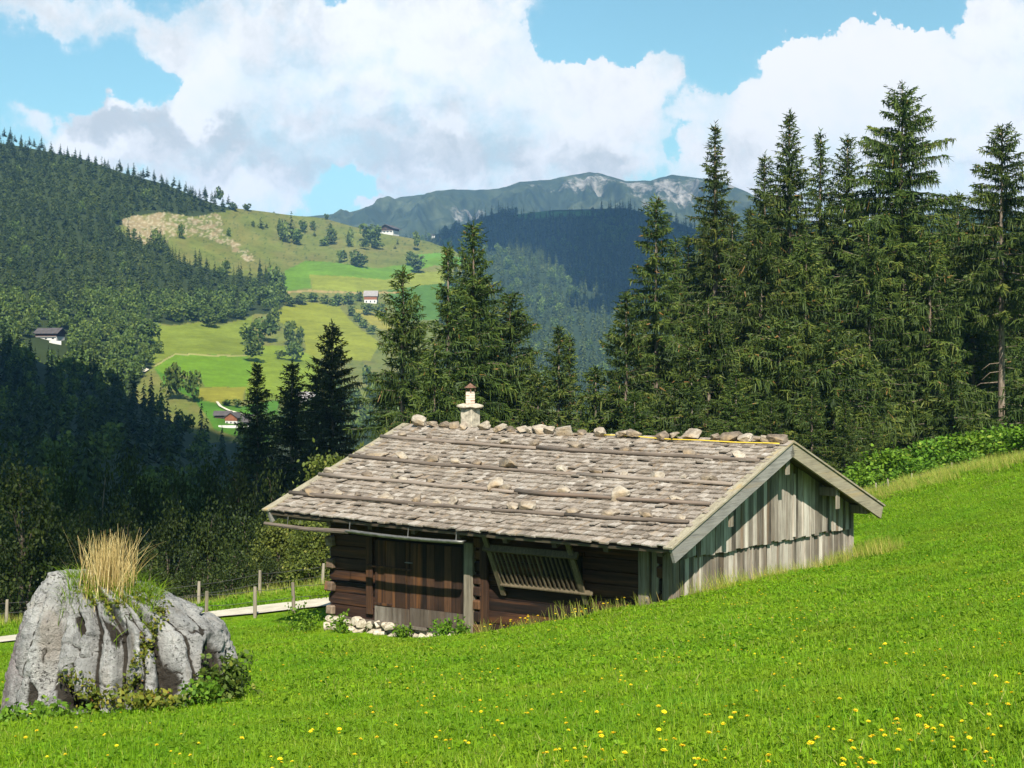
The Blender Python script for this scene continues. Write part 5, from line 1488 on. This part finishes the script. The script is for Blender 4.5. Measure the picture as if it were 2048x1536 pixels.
# trees one can tell apart on the open slope: kind, px, base py, height px, width px, label
one = [
 ('b', 570, 484, 48, 26, 'tallest leafy tree of the clump in the middle of the upper pasture'), ('c', 583, 476, 54, 22, 'pointed spruce in the clump in the middle of the upper pasture'),
 ('b', 592, 489, 36, 30, 'dark bushy tree at the foot of the upper pasture clump'), ('b', 606, 466, 28, 18, 'small tree at the upper right of the pasture clump'), ('b', 560, 470, 34, 18, 'thin tree at the left of the upper pasture clump'),
 ('b', 507, 453, 14, 9, 'tiny tree alone on the upper pasture left of the clump'), ('c', 522, 455, 24, 14, 'small spruce on the upper pasture left of the clump'), ('c', 533, 454, 13, 8, 'smallest spruce beside the small one on the upper pasture'),
 ('b', 627, 462, 22, 14, 'small round tree between the pasture clump and the chalet'), ('c', 629, 473, 11, 7, 'tiny conifer below the small round pasture tree'),
 ('b', 663, 490, 46, 26, 'tall two tiered tree left of the chalet'), ('b', 650, 492, 22, 24, 'low bush at the foot of the tall two tiered tree'), ('b', 700, 494, 42, 18, 'narrow tree between the two tiered tree and the chalet'),
 ('b', 736, 488, 44, 38, 'broad tree directly left of the hilltop chalet'), ('b', 752, 482, 34, 26, 'brown tinged tree touching the hilltop chalet'), ('b', 752, 498, 18, 30, 'flat round bush below the hilltop chalet'), ('b', 728, 500, 22, 22, 'small bush below the broad tree by the chalet'),
 ('b', 684, 526, 28, 22, 'smaller of two round trees on the edge of the bright green field'), ('b', 716, 534, 36, 40, 'larger of two round trees on the edge of the bright green field'),
 ('b', 833, 502, 42, 18, 'tall narrow tree right of the chalet on the open ridge'), ('b', 820, 532, 34, 24, 'leafy tree above the small copse by the yellowish field'), ('b', 836, 546, 40, 36, 'round tree at the low end of the small copse by the yellowish field'),
 ('c', 795, 490, 10, 6, 'tiny conifer on the slope just below the chalet'), ('c', 790, 498, 9, 6, 'tiny conifer second below the chalet'),
 ('b', 362, 479, 36, 15, 'lone tree on the tan clearing'), ('b', 458, 471, 20, 10, 'thin lone tree in the middle of the clearing'), ('b', 268, 478, 24, 12, 'sparse tree at the lower edge of the clearing'), ('c', 280, 487, 26, 12, 'small conifer at the lower edge of the clearing'),
 ('b', 315, 505, 52, 26, 'tall leafy tree rising from the wood into the clearing'), ('c', 340, 520, 28, 12, 'slim conifer beside the tall leafy tree of the clearing edge'),
 ('b', 438, 408, 36, 18, 'rounded tree at the end of the wooded skyline'), ('b', 465, 420, 18, 22, 'bushy tree on the skyline just past the wood'), ('b', 494, 422, 16, 18, 'last bush on the grassy skyline past the wood'), ('b', 653, 440, 14, 10, 'bush at the end of the grassy skyline before the blue mountain'),
 ('b', 547, 582, 56, 36, 'large tree at the corner of the wood beside the bright green field'), ('b', 528, 612, 44, 40, 'tree at the lower corner of the wood below the bright green field'), ('b', 560, 600, 40, 30, 'tree where the hedge meets the wood'),
 ('b', 578, 612, 26, 30, 'hedge tree first from the wood on the field boundary'), ('b', 602, 608, 24, 30, 'hedge tree second from the wood on the field boundary'), ('b', 626, 604, 22, 26, 'hedge tree third from the wood on the field boundary'), ('b', 650, 608, 20, 22, 'hedge tree fourth from the wood on the field boundary'),
 ('b', 672, 612, 28, 28, 'hedge tree fifth from the wood, above the olive field'), ('b', 696, 610, 28, 30, 'hedge tree just left of the pale roofed farm building'), ('b', 718, 604, 22, 18, 'tree touching the pale roofed farm building'),
 ('b', 704, 632, 24, 22, 'topmost bush of the slanting hedge'), ('b', 716, 644, 20, 20, 'second bush of the slanting hedge'), ('b', 728, 656, 20, 22, 'third bush of the slanting hedge'), ('b', 742, 670, 20, 24, 'lowest bush of the slanting hedge'),
 ('b', 733, 630, 26, 30, 'bushy tree below the pale roofed farm building'), ('b', 760, 634, 30, 30, 'bushy tree to the right below the pale roofed farm building'),
 ('b', 512, 728, 58, 46, 'large round tree at the top of the bright lower field'), ('b', 502, 692, 52, 44, 'leafy tree above the large round one between the two olive fields'), ('b', 530, 682, 56, 48, 'tree in the belt running down between the two olive fields'), ('b', 548, 660, 56, 34, 'tree at the upper end of the belt between the two olive fields'),
 ('b', 578, 690, 56, 34, 'tree on the left of the pair in the large olive field'), ('b', 596, 702, 56, 30, 'tree on the right of the pair in the large olive field'), ('b', 588, 724, 44, 38, 'low tree below the pair in the large olive field'), ('b', 560, 718, 20, 22, 'small bush between the belt and the pair of field trees'),
 ('b', 352, 643, 34, 44, 'bushy tree over the upper edge of the olive left field'), ('b', 384, 641, 42, 42, 'tallest bushy tree over the upper edge of the olive left field'), ('b', 424, 654, 30, 42, 'bush dipping into the olive left field'), ('b', 445, 646, 24, 26, 'small bush right of the one dipping into the olive left field'), ('b', 482, 640, 26, 28, 'bush at the upper right corner of the olive left field'),
 ('b', 296, 690, 60, 48, 'leafy tree at the left edge of the olive left field'), ('b', 318, 708, 30, 24, 'small bush at the left edge of the olive left field'),
 ('d', 348, 800, 84, 46, 'larger of two dark trees before the bright lower field'), ('d', 388, 806, 72, 38, 'smaller of two dark trees before the bright lower field'),
 ('b', 455, 812, 14, 26, 'bush by the lane above the brown farmhouse'), ('b', 474, 816, 20, 18, 'second bush by the lane above the brown farmhouse')]
for kd, px, py, h, w, lab in one:
    p = hillpt(px, py); s = p[1] / FPX
    if kd == 'c': far_tree(fcm[rnd.randrange(6)], p, h * s, w * s / 3.2, 'spruce_tree', lab)
    else: far_tree(fbm_[rnd.randrange(5)], p - (0, 0, .06 * h * s), h * s * 1.1, w * s / 7.2, 'broadleaf_tree', lab)
# ---- lanes on the far slope
def lane(pp, wpx, name='lane'):
    V = []
    pp = np.array(pp, float); q = np.linspace(0, len(pp) - 1, 40)
    for t in q:
        x, y = np.interp(t, range(len(pp)), pp[:, 0]), np.interp(t, range(len(pp)), pp[:, 1])
        p = hillpt(x, y); w = np.interp(t, range(len(pp)), wpx) * p[1] / FPX / 2
        V += [p + (-w, 0, .7), p + (w, 0, .7)]
    F = [(2 * i, 2 * i + 1, 2 * i + 3, 2 * i + 2) for i in range(39)]
    m = MB(); m.add(V, F, .5); o = m.build(name, M['path']); tag(o, kind='structure')
lane([(434, 806), (441, 816), (456, 824), (478, 830), (500, 838)], [5, 6, 7, 9, 10])
lane([(270, 736), (284, 737), (293, 741), (287, 746), (272, 748)], [7, 9, 11, 9, 8])
# ---- farm houses
def house(px, py, wpx, hpx, yaw, lab, wall='white', upper=None, roofm='farroof', depth=1.3, pitch=.42, wins=3, levels=2, over=.12, long_front=False, base=True):
    p = hillpt(px, py); s = p[1] / FPX; w, h = wpx * s, hpx * s; d = w * depth
    r = empty('farm_house', tuple(p - (0, 0, .3)), yaw); tag(r, lab, 'house')
    hs_ = h * .62
    m = MB(); m.box((-w / 2, 0, -2), (w / 2, d, hs_ * (.5 if upper else 1)), .5); m.build('wall', M[wall], r)
    top = (d if long_front else w) / 2
    if upper:
        m = MB(); m.box((-w / 2 - .1, -.1, hs_ * .5), (w / 2 + .1, d + .1, hs_), .5); m.build('upper_storey', M[upper], r)
    rz = hs_; o = over * w; rise = h - hs_
    m = MB()
    mat_g = M[upper or wall]
    if not long_front:
        m.add([(-w / 2 - .1, -.1, rz), (w / 2 + .1, -.1, rz), (0, -.1, rz + rise * .93), (-w / 2 - .1, d + .1, rz), (w / 2 + .1, d + .1, rz), (0, d + .1, rz + rise * .93)], [(0, 1, 2), (5, 4, 3), (0, 2, 5, 3), (1, 4, 5, 2)], .5)
        m.build('gable', mat_g, r)
        m = MB(); k = rise / (w / 2)
        for sg in (-1, 1):
            P = [(0, -o, rz + rise), (sg * (w / 2 + o), -o, rz - k * o), (sg * (w / 2 + o), d + o, rz - k * o), (0, d + o, rz + rise)]
            m.hexa(P + [(a, b, c + .25) for a, b, c in P], .5)
    else:
        m.add([(-w / 2, 0, rz), (-w / 2, d, rz), (-w / 2, d / 2, rz + rise * .93), (w / 2, 0, rz), (w / 2, d, rz), (w / 2, d / 2, rz + rise * .93)], [(0, 1, 2), (5, 4, 3), (0, 2, 5, 3), (1, 4, 5, 2)], .5)
        m.build('gable', mat_g, r)
        m = MB(); k = rise / (d / 2)
        for sg in (-1, 1):
            P = [(-w / 2 - o, d / 2, rz + rise), (-w / 2 - o, d / 2 + sg * (d / 2 + o), rz - k * o), (w / 2 + o, d / 2 + sg * (d / 2 + o), rz - k * o), (w / 2 + o, d / 2, rz + rise)]
            m.hexa(P + [(a, b, c + .25) for a, b, c in P], .5)
    m.build('roof', M[roofm], r)
    for lv in range(levels):
        for i in range(wins):
            xx = -w / 2 + w * (i + .5) / wins; zc = hs_ * (.27 + .5 * lv)
            m = MB(); m.box((xx - w * .05, -.16, zc - hs_ * .10), (xx + w * .05, -.02, zc + hs_ * .10), .5); m.build('window', M['glass'], r)
    if upper and levels > 1:
        m = MB(); m.box((-w / 2, -1.0, hs_ * .5), (w / 2, -.9, hs_ * .64), .5); m.build('balcony', M['darkwall'], r)
    return r
house(772, 466, 30, 17, -.35, 'white and timber chalet standing on the open hilltop', 'white', 'darkwall', depth=1.0, wins=4, over=.16)
house(741, 608, 25, 26, .0, 'white farm building with a pale roof behind the hedge trees', 'white', 'brownwall', 'paleroof', depth=1.1, wins=3, levels=1, long_front=True, over=.08)
house(92, 680, 44, 24, -.15, 'dark roofed timber house with a white lower storey beside the left hillside wood', 'white', 'darkwall', depth=.9, wins=3, over=.1, long_front=True)
house(462, 850, 26, 23, -.3, 'brown wooden farmhouse with a broad gable in the valley', 'white', 'brownwall', depth=1.2, wins=3, levels=1, over=.12)
house(445, 840, 30, 16, .05, 'dark low farm building behind the brown farmhouse', 'darkwall', None, depth=.6, wins=3, levels=1, long_front=True)
house(510, 858, 46, 26, .1, 'long farm building half hidden behind the dark fir', 'white', 'darkwall', 'farroof', depth=.6, wins=4, levels=1, long_front=True)
house(612, 806, 34, 24, .1, 'white house glimpsed between two dark firs', 'white', None, 'paleroof', depth=.8, wins=3, levels=2, long_front=True)
for px, py, w, h, lab in [(458, 856, 40, 4, 'pale terrace wall below the brown farmhouse'), (112, 688, 24, 5, 'short white terrace wall below the dark roofed timber house')]:
    p = hillpt(px, py); s = p[1] / FPX; m = MB(); m.box((-w * s / 2, -1.5, -1), (w * s / 2, -.9, h * s), .5)
    o = m.build('terrace_wall', M['white'], None, loc=tuple(p)); tag(o, lab, 'wall')
# ---- the shaded spur on the left
st = ([-400, 0, 60, 120, 200, 250, 310, 350, 400, 440, 520, 640], [700, 712, 715, 742, 760, 790, 826, 850, 872, 905, 945, 985])
sY = TPS([(-400, 700), (0, 712), (120, 742), (250, 790), (330, 840), (440, 905), (520, 945), (-400, 1130), (0, 1130), (300, 1130), (640, 1130), (640, 985), (100, 930), (300, 970)], [620, 620, 600, 580, 560, 540, 520, 150, 150, 150, 150, 480, 330, 300], 'lin')
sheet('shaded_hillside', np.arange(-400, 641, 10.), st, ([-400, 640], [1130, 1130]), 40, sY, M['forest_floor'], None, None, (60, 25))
SP = [(-80, 700), (0, 712), (60, 715), (120, 742), (200, 760), (250, 790), (310, 826), (350, 850), (400, 872), (440, 905), (520, 945), (640, 985), (640, 1110), (-80, 1110)]
pp = scatter_px(SP, 4.8, sY, -80, 650, 700, 1110, .45); it_c, it_b = [], []
for px, py in pp:
    if 70 < px < 130 and py < 752: continue
    p = unp(px, py, float(sY(np.array([[px, py]]))[0]))
    if rnd.random() < .72: it_c.append((p, rnd.uniform(9, 14.5), rnd.uniform(.75, 1.1), 0))
    else: it_b.append((p, rnd.uniform(7, 10), rnd.uniform(.6, .9), 0))
it_c.sort(key=ph, reverse=True); it_b.sort(key=ph, reverse=True)
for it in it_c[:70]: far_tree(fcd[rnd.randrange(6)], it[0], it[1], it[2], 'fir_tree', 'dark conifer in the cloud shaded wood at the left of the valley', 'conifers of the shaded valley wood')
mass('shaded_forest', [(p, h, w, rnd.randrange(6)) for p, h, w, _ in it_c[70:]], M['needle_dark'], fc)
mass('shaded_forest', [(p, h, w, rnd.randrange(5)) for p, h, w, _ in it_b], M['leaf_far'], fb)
# ---- the wooded ridge on the right
rt = ([600, 780, 850, 900, 960, 1000, 1040, 1110, 1190, 1250, 1330, 1400, 1500, 1700, 1850, 1900, 1960, 2100, 2400], [500, 490, 478, 458, 436, 424, 428, 420, 418, 416, 436, 462, 470, 455, 430, 416, 420, 440, 480])
rY = TPS([(600, 500), (850, 478), (1000, 424), (1190, 418), (1400, 462), (1900, 416), (2400, 480), (1000, 560), (1200, 560), (1000, 700), (1200, 720), (700, 800), (1100, 860), (1500, 860), (2000, 860), (2400, 860), (1600, 640), (2100, 640)], [2200, 2300, 2300, 2300, 2200, 2300, 2200, 1700, 1800, 1250, 1250, 900, 750, 750, 750, 750, 1500, 1500], 'lin')
RG = [(1020, 432), (1060, 424), (1120, 420), (1196, 424), (1190, 432), (1120, 434), (1050, 440)]
def rcover(px, py, P):
    c = np.tile([.028, .042, .016], (len(px), 1)); m = inpoly(np.stack([px, py], 1), RG); c[m] = (.11, .19, .04)
    m = inpoly(np.stack([px, py], 1), [(880, 480), (925, 474), (950, 490), (900, 500)]); c[m] = (.06, .13, .03)
    return c
rrough = lambda X, Y, Z, v: 9 * fbm(np.stack([X * .0045, Y * .0035, 0 * X], 1), 4) * sstep(0, .15, v) * sstep(1, .82, v)
sheet('forest_ridge', np.concatenate([np.arange(600, 840, 12.), np.arange(840, 1420, 5.), np.arange(1420, 2400, 14.)]), rt, ([600, 2400], [900, 900]), 90, rY, M['hill'], {'cover': rcover}, rrough, (300, 120))
RP = [(780, 492), (850, 480), (900, 460), (960, 438), (1000, 428), (1040, 436), (1080, 438), (1190, 432), (1200, 420), (1250, 418), (1330, 438), (1400, 464), (1500, 472), (1500, 800), (960, 800), (900, 560)]
RP2 = [(1500, 474), (1700, 457), (1850, 434), (1900, 420), (1960, 424), (2100, 444), (2100, 640), (1500, 640)]
it_c, it_b = [], []
for poly, x0, x1, y1, spc in ((RP, 780, 1500, 800, 8.5), (RP2, 1500, 2090, 640, 14), ([(995, 424), (1035, 428), (1035, 440), (990, 440)], 990, 1040, 440, 8)):
    for px, py in scatter_px(poly, spc, rY, x0, x1, 414, y1, .40):
        Y = float(rY(np.array([[px, py]]))[0]); p = unp(px, py, Y)
        p[2] += float(rrough(p[:1], p[1:2], p[:1], np.array([.5]))[0]) * float(sstep(0, 40, py - np.interp(px, *rt)))
        if fbm(np.array([[px * .012, py * .02, 7.0]]), 3)[0] > rnd.uniform(-.05, .45): it_b.append((p, rnd.uniform(9, 15), rnd.uniform(.8, 1.2), rnd.randrange(5)))
        else: it_c.append((p, rnd.uniform(13, 22), rnd.uniform(1.0, 1.5), rnd.randrange(6)))
mass('ridge_forest', it_c, M['needle_far'], fc); mass('ridge_forest', it_b, M['leaf_far'], fb)
for px, py, w, h, lab in [(917, 471, 12, 8, 'tiny white hut under the wooded ridge, the larger of two'), (866, 474, 8, 6, 'tiny white hut under the wooded ridge, the smaller of two')]:
    Yh = float(rY(np.array([[px, py]]))[0]) - 12; p = unp(px, py, Yh); s = Yh / FPX; r = empty('hut', tuple(p)); tag(r, lab, 'hut')
    m = MB(); m.box((-w * s / 2, 0, -6), (w * s / 2, 5, h * s * .55), .5); m.build('wall', M['white'], r)
    m = MB(); m.add([(-w * s * .6, -.6, h * s * .5), (w * s * .6, -.6, h * s * .5), (w * s * .6, 5.6, h * s * .5), (-w * s * .6, 5.6, h * s * .5), (-w * s * .5, 2.5, h * s), (w * s * .5, 2.5, h * s)], [(0, 1, 5, 4), (2, 3, 4, 5), (1, 2, 5), (3, 0, 4), (3, 2, 1, 0)], .5); m.build('roof', M['farroof'], r)
# ---- the mountain
mt = ([200, 560, 640, 700, 760, 800, 830, 870, 905, 950, 1000, 1040, 1100, 1140, 1180, 1200, 1218, 1250, 1300, 1345, 1380, 1440, 1500, 1560, 1700, 1900, 2300], [450, 440, 430, 424, 406, 395, 391, 383, 378, 380, 377, 364, 359, 351, 344, 347, 352, 362, 361, 349, 354, 361, 386, 425, 460, 470, 480])
def mY(P): return 3350 + (np.interp(P[:, 0], [200, 900, 1200, 1500, 2300], [0, 150, 400, 300, 0])) - (P[:, 1] - 360) * 6.0
def mrough(X, Y, Z, v):
    wx = X + 60 * fbm(np.stack([X * .004, Y * .004, 0 * X + 3], 1), 3)
    r = 1 - np.abs(pnoise(np.stack([wx * .0060, Y * .0010, 0 * X + 1], 1))) * 2
    r2 = 1 - np.abs(pnoise(np.stack([wx * .016, Y * .0035, 0 * X + 5], 1))) * 2
    r3 = 1 - np.abs(pnoise(np.stack([wx * .045, Y * .009, 0 * X + 8], 1))) * 2
    return (34 * (r - .5) + 20 * (r2 - .5) + 9 * (r3 - .5) + 22 * fbm(np.stack([X * .008, Y * .006, 0 * X], 1), 5)) * sstep(1, .86, v) + 3.0 * fbm(np.stack([X * .03, Y * 0, 0 * X], 1), 3)
def screef(px, py, P):
    e = lambda cx_, cy_, rx, ry: np.clip(1.25 - np.hypot((px - cx_) / rx, (py - cy_) / ry), 0, 1)
    s = np.maximum.reduce([e(1180, 370, 62, 26), e(1275, 382, 46, 22), e(1360, 380, 70, 32), e(935, 420, 44, 14) * .8, e(1090, 376, 40, 14) * .6, e(1462, 374, 9, 5) * 1.6, e(1015, 432, 30, 8) * .6, e(1320, 405, 60, 16) * .8])
    return s
sheet('mountain', np.concatenate([np.arange(200, 640, 12.), np.arange(640, 1560, 2.2), np.arange(1560, 2300, 15.)]), mt, ([200, 2300], [560, 560]), 160, mY, M['mountain'], {'scree': screef}, mrough, (500, 200))
# ---- the ground under everything, out to the horizon
m = MB(); S = 6500
gxx = np.linspace(-S, S, 40); gyy = np.linspace(-400, 7600, 40)
A, Bg = np.meshgrid(gxx, gyy, indexing='ij')
zf = -34 + 5 * fbm(np.stack([A.ravel() * .002, Bg.ravel() * .002, 0 * A.ravel()], 1), 3)
vf = obj('valley_ground', mesh_np('valley_ground', np.stack([A.ravel(), Bg.ravel(), zf], 1), grid_faces(40, 40), M['forest_floor'], True)); tag(vf, kind='structure')
# ------------------------------------------------------------------ sun, sky with its clouds, an unseen cloud shaped for its shade, air
SAZ, SEL = math.radians(5), math.radians(42)
sdir = np.array([math.sin(SAZ) * math.cos(SEL), -math.cos(SAZ) * math.cos(SEL), math.sin(SEL)])
sl = bpy.data.lights.new('sun', 'SUN'); sl.energy = 4.6; sl.angle = math.radians(.5); sl.color = (1.0, .95, .86)
so = link(bpy.data.objects.new('sun', sl)); so.rotation_euler = Vector(sdir).to_track_quat('Z', 'Y').to_euler()
so.location = (0, -20, 40)
w = bpy.data.worlds.new('World'); sc.world = w; w.use_nodes = True
t = NT(w.node_tree); w.node_tree.nodes.clear()
wo = t.node('ShaderNodeOutputWorld'); bg = t.node('ShaderNodeBackground'); t.l.new(bg.outputs[0], wo.inputs[0])
sky = t.node('ShaderNodeTexSky', sky_type='NISHITA'); sky.sun_disc = False; sky.sun_elevation = SEL
sky.sun_rotation = PI - SAZ; sky.air_density = 1.0; sky.dust_density = .6; sky.ozone_density = 1.6
SKS = .052
bg.inputs['Strength'].default_value = SKS
d = t.coord('Generated'); sx = t.node('ShaderNodeSeparateXYZ'); t.l.new(d, sx.inputs[0])
az = t.math('ARCTAN2', sx.outputs[0], sx.outputs[1]); el = t.math('ARCSINE', sx.outputs[2])
cb = t.node('ShaderNodeCombineXYZ'); t.put(cb.inputs[0], az); t.put(cb.inputs[1], el)
P0 = cb.outputs[0]
def nz(vec, s, det, r=.55, off=0.0):
    return t.noise(t.vmath('ADD', vec, (off, off * .7, off * .3)), s, det, r)
wn = t.noise(d, 22, 6, .6, out='Color')
wv = t.vmath('MULTIPLY', t.vmath('SUBTRACT', wn, (.5, .5, .5)), (.075, .06, 0))
Pw = t.vmath('ADD', P0, wv)
wn2 = t.noise(d, 90, 5, .6, out='Color')
Pw = t.vmath('ADD', Pw, t.vmath('MULTIPLY', t.vmath('SUBTRACT', wn2, (.5, .5, .5)), (.020, .018, 0)))
def pxa(px, py):
    x, z = (px - CX) / FPX, -(py - HY) / FPX
    return math.atan2(x, 1), math.atan2(z, math.hypot(1, x))
def blob(vec, px, py, rx, ry, wt, soft=0.0):
    a, e = pxa(px, py); s = 1 / FPX
    q = t.vmath('DIVIDE', t.vmath('SUBTRACT', vec, (a, e, 0)), (rx * s, ry * s, 1))
    L = t.vmath('LENGTH', q)
    return t.math('MULTIPLY', t.mapr(L, 1.25, soft, 0, 1, True), wt)
def total(lst, vec):
    out = None
    for b in lst:
        v = blob(vec, *b); out = v if out is None else t.math('ADD', out, v)
    return out
# where cloud stands: (px, py, radius x, radius y, weight)
white = [(560, 95, 210, 140, 1.1), (760, 60, 260, 130, 1.2), (930, 110, 200, 170, 1.2), (1030, 220, 190, 120, 1.1), (1200, 185, 170, 95, 1.1), (1300, 160, 85, 60, .9), (1230, 300, 150, 95, 1.1), (740, 270, 330, 110, 1.1), (425, 190, 85, 95, 1.2), (300, 265, 150, 70, 1.1), (180, 255, 95, 70, .8), (1000, 330, 260, 90, 1.1), (640, 180, 200, 80, .9),
         (1640, 170, 150, 140, 1.4), (1760, 130, 150, 110, 1.3), (1900, 150, 190, 120, 1.4), (2040, 130, 120, 130, 1.1), (1620, 300, 260, 120, 1.3), (1880, 320, 320, 140, 1.4), (1560, 105, 55, 45, .9), (1450, 240, 120, 70, 1.3), (1460, 335, 130, 75, 1.2), (1990, 40, 70, 60, .7),
         (480, 370, 200, 85, 1.3), (760, 408, 60, 26, 1.1), (900, 350, 260, 50, 1.1), (200, 320, 150, 60, 1.0), (1120, 350, 160, 60, 1.0), (1560, 420, 300, 90, 1.3), (1900, 420, 300, 90, 1.3), (130, 30, 330, 60, .75), (330, 95, 75, 55, .7), (60, 250, 60, 40, .5), (1540, 8, 50, 14, .5)]
blue = [(1180, 40, 130, 60, .8), (1290, 70, 150, 50, .9), (1500, 30, 220, 55, .7), (1430, 130, 50, 55, .7), (1355, 290, 24, 40, .55), (690, 385, 75, 36, 1.0), (150, 150, 210, 50, .7), (520, 195, 26, 34, .5), (1790, 30, 90, 40, .7), (80, 185, 110, 50, .6), (690, -6, 40, 22, .7), (260, 190, 60, 30, .5), (1390, 345, 26, 22, .4)]
dens = t.math('SUBTRACT', total(white, Pw), total(blue, Pw))
nb = t.noise(d, 34, 8, .62)
dens = t.math('ADD', dens, t.math('MULTIPLY', t.math('SUBTRACT', nb, .5), 1.1))
crisp = t.mapr(dens, .30, .50, 0, 1, True); softm = t.mapr(dens, .05, .85, 0, 1, True)
sharpm = t.math('MINIMUM', t.math('ADD', total([(1650, 150, 260, 190, 1), (1900, 120, 260, 160, 1), (420, 190, 110, 110, 1), (1080, 140, 160, 120, .8), (1240, 170, 150, 90, .8)], P0), .25), 1.0)
alpha = t.math('ADD', t.math('MULTIPLY', crisp, sharpm), t.math('MULTIPLY', softm, t.math('SUBTRACT', 1.0, sharpm)))
alpha = t.math('MULTIPLY', alpha, t.math('SUBTRACT', 1.0, t.math('MULTIPLY', t.mapr(t.noise(d, 26, 5, .6), .48, .70, 0, .55), t.math('SUBTRACT', 1.0, t.math('MULTIPLY', sharpm, .8)))))
# undersides and thick parts are grey
grey = [(330, 275, 150, 60, 1.0), (560, 300, 140, 80, .7), (205, 240, 80, 50, .6), (470, 265, 50, 45, .9), (1000, 310, 240, 55, .8), (820, 300, 170, 70, .6), (1230, 330, 110, 45, .4), (720, 235, 160, 50, .35), (980, 350, 330, 40, .6), (1930, 345, 150, 50, .4), (150, 40, 260, 45, .35), (1450, 320, 90, 40, .3), (620, 365, 180, 50, .4), (620, 110, 100, 60, .2)]
light = [(425, 170, 80, 80, 1.9), (400, 235, 45, 45, 1.5), (250, 222, 36, 18, 1.8), (170, 305, 70, 26, 1.0), (520, 395, 120, 40, .7), (1750, 190, 420, 200, 1.3), (930, 90, 240, 110, .6), (1230, 190, 160, 80, .5)]
sh = t.math('SUBTRACT', total(grey, Pw), total(light, Pw))
nA = t.noise(Pw, 24, 5, .55); nB = t.noise(t.vmath('ADD', Pw, (.003, .010, 0)), 24, 5, .55)
sh = t.math('ADD', sh, t.math('MULTIPLY', t.math('SUBTRACT', nB, nA), 3.2))
sh = t.math('ADD', sh, t.math('MULTIPLY', t.math('SUBTRACT', t.noise(d, 17, 6, .6), .50), 2.2))
shade = t.mapr(sh, -.6, 1.4, 0, 1, True)
CW, CG = 10.0, 6.0
ccol = t.mix(shade, (CW * 1.0, CW, CW), (CG * 1.01, CG * 1.08, CG * 1.11))
skc = t.mix(1.0, sky.outputs[0], (.98, 1.32, 1.18), 'MULTIPLY')
haze_low = t.mapr(el, .0, .16, .5, 0, True)
skc = t.mix(haze_low, skc, (5.4, 7.3, 8.3))
t.l.new(t.mix(alpha, skc, ccol), bg.inputs['Color'])

# unseen cloud added behind the camera, its outline shaped to shade the left wood
shade_poly = np.array([(-12.5, 60), (-12, 76), (-10.0, 95), (-13, 130), (-25, 220), (-52, 400), (-84, 560), (-118, 665), (-290, 680), (-290, 420), (-165, 150), (-85, 54), (-34, 52.5), (-14, 54)])
CZ = 575.0
import bmesh
bm = bmesh.new(); n = 0
def puff(x, y, r, gz_=-8.0):
    c = np.array([x, y, gz_]) + sdir * ((CZ + rnd.uniform(0, r * .5) - gz_) / sdir[2])
    res = bmesh.ops.create_icosphere(bm, subdivisions=2, radius=1.0)
    for v in res['verts']:
        k = 1 + .12 * math.sin(5 * v.co.x + c[0]) * math.sin(4 * v.co.y + c[1])
        v.co = Vector((c[0] + v.co.x * r * k, c[1] + v.co.y * r * k, c[2] + max(v.co.z, -.25) * r * .8 * k))
def cover_poly(poly, sizes, gz_):
    (xmin, ymin), (xmax, ymax) = poly.min(0), poly.max(0)
    def edge_dist(p):
        a = poly; b = np.roll(a, -1, 0); ab = b - a
        tt = np.clip(((p - a) * ab).sum(1) / (ab ** 2).sum(1), 0, 1)
        return np.linalg.norm(a + ab * tt[:, None] - p, axis=1).min()
    for k, (st_, rr) in enumerate(sizes):
        for x in np.arange(xmin, xmax, st_):
            for y in np.arange(ymin, ymax, st_):
                p = np.array([x + rnd.uniform(-.3, .3) * st_, y + rnd.uniform(-.3, .3) * st_])
                if not inpoly(p[None], poly)[0]: continue
                e = edge_dist(p)
                if e < rr * .72 or (k and e > rr * 3.6) or (rr < 5 and p[1] > 180): continue
                puff(p[0], p[1], rr, gz_)
cover_poly(shade_poly, ((26.0, 24.0), (9.0, 8.5), (4.0, 3.6)), -8.0)
cover_poly(np.array([(-110, 2080), (-20, 1940), (40, 1900), (75, 1640), (70, 1440), (150, 1290), (300, 1240), (480, 1300), (520, 2560), (-140, 2560)], float), ((85.0, 78.0), (40.0, 36.0)), 160.0)  # second unseen cloud patch, shaped to darken the wooded ridge
me = bpy.data.meshes.new('cloud'); bm.to_mesh(me); bm.free(); me.materials.append(M['cloud'])
for q in me.polygons: q.use_smooth = True
tag(obj('cloud', me), kind='structure')

# the air between here and the mountain
hm = bpy.data.materials.new('haze'); hm.use_nodes = True; hm.node_tree.nodes.clear(); tt = NT(hm.node_tree)
o_ = tt.node('ShaderNodeOutputMaterial'); pv = tt.node('ShaderNodeVolumePrincipled')
pv.inputs['Color'].default_value = (.28, .56, 1.0, 1); pv.inputs['Density'].default_value = 9.5e-5; pv.inputs['Anisotropy'].default_value = 0.0
tt.l.new(pv.outputs[0], o_.inputs['Volume'])
m = MB(); m.box((-6600, -450, -42), (6600, 7700, 500), .5)
hz_ = m.build('haze', hm); tag(hz_, kind='stuff')

# ------------------------------------------------------------------ render settings
sc.view_settings.view_transform = 'Standard'; sc.view_settings.look = 'None'
sc.view_settings.exposure = 1.1; sc.view_settings.gamma = 1.0
cy = sc.cycles
cy.max_bounces = 6; cy.diffuse_bounces = 3; cy.glossy_bounces = 2; cy.transmission_bounces = 3; cy.volume_bounces = 1; cy.transparent_max_bounces = 6
cy.use_denoising = True; cy.use_adaptive_sampling = True; cy.adaptive_threshold = .01
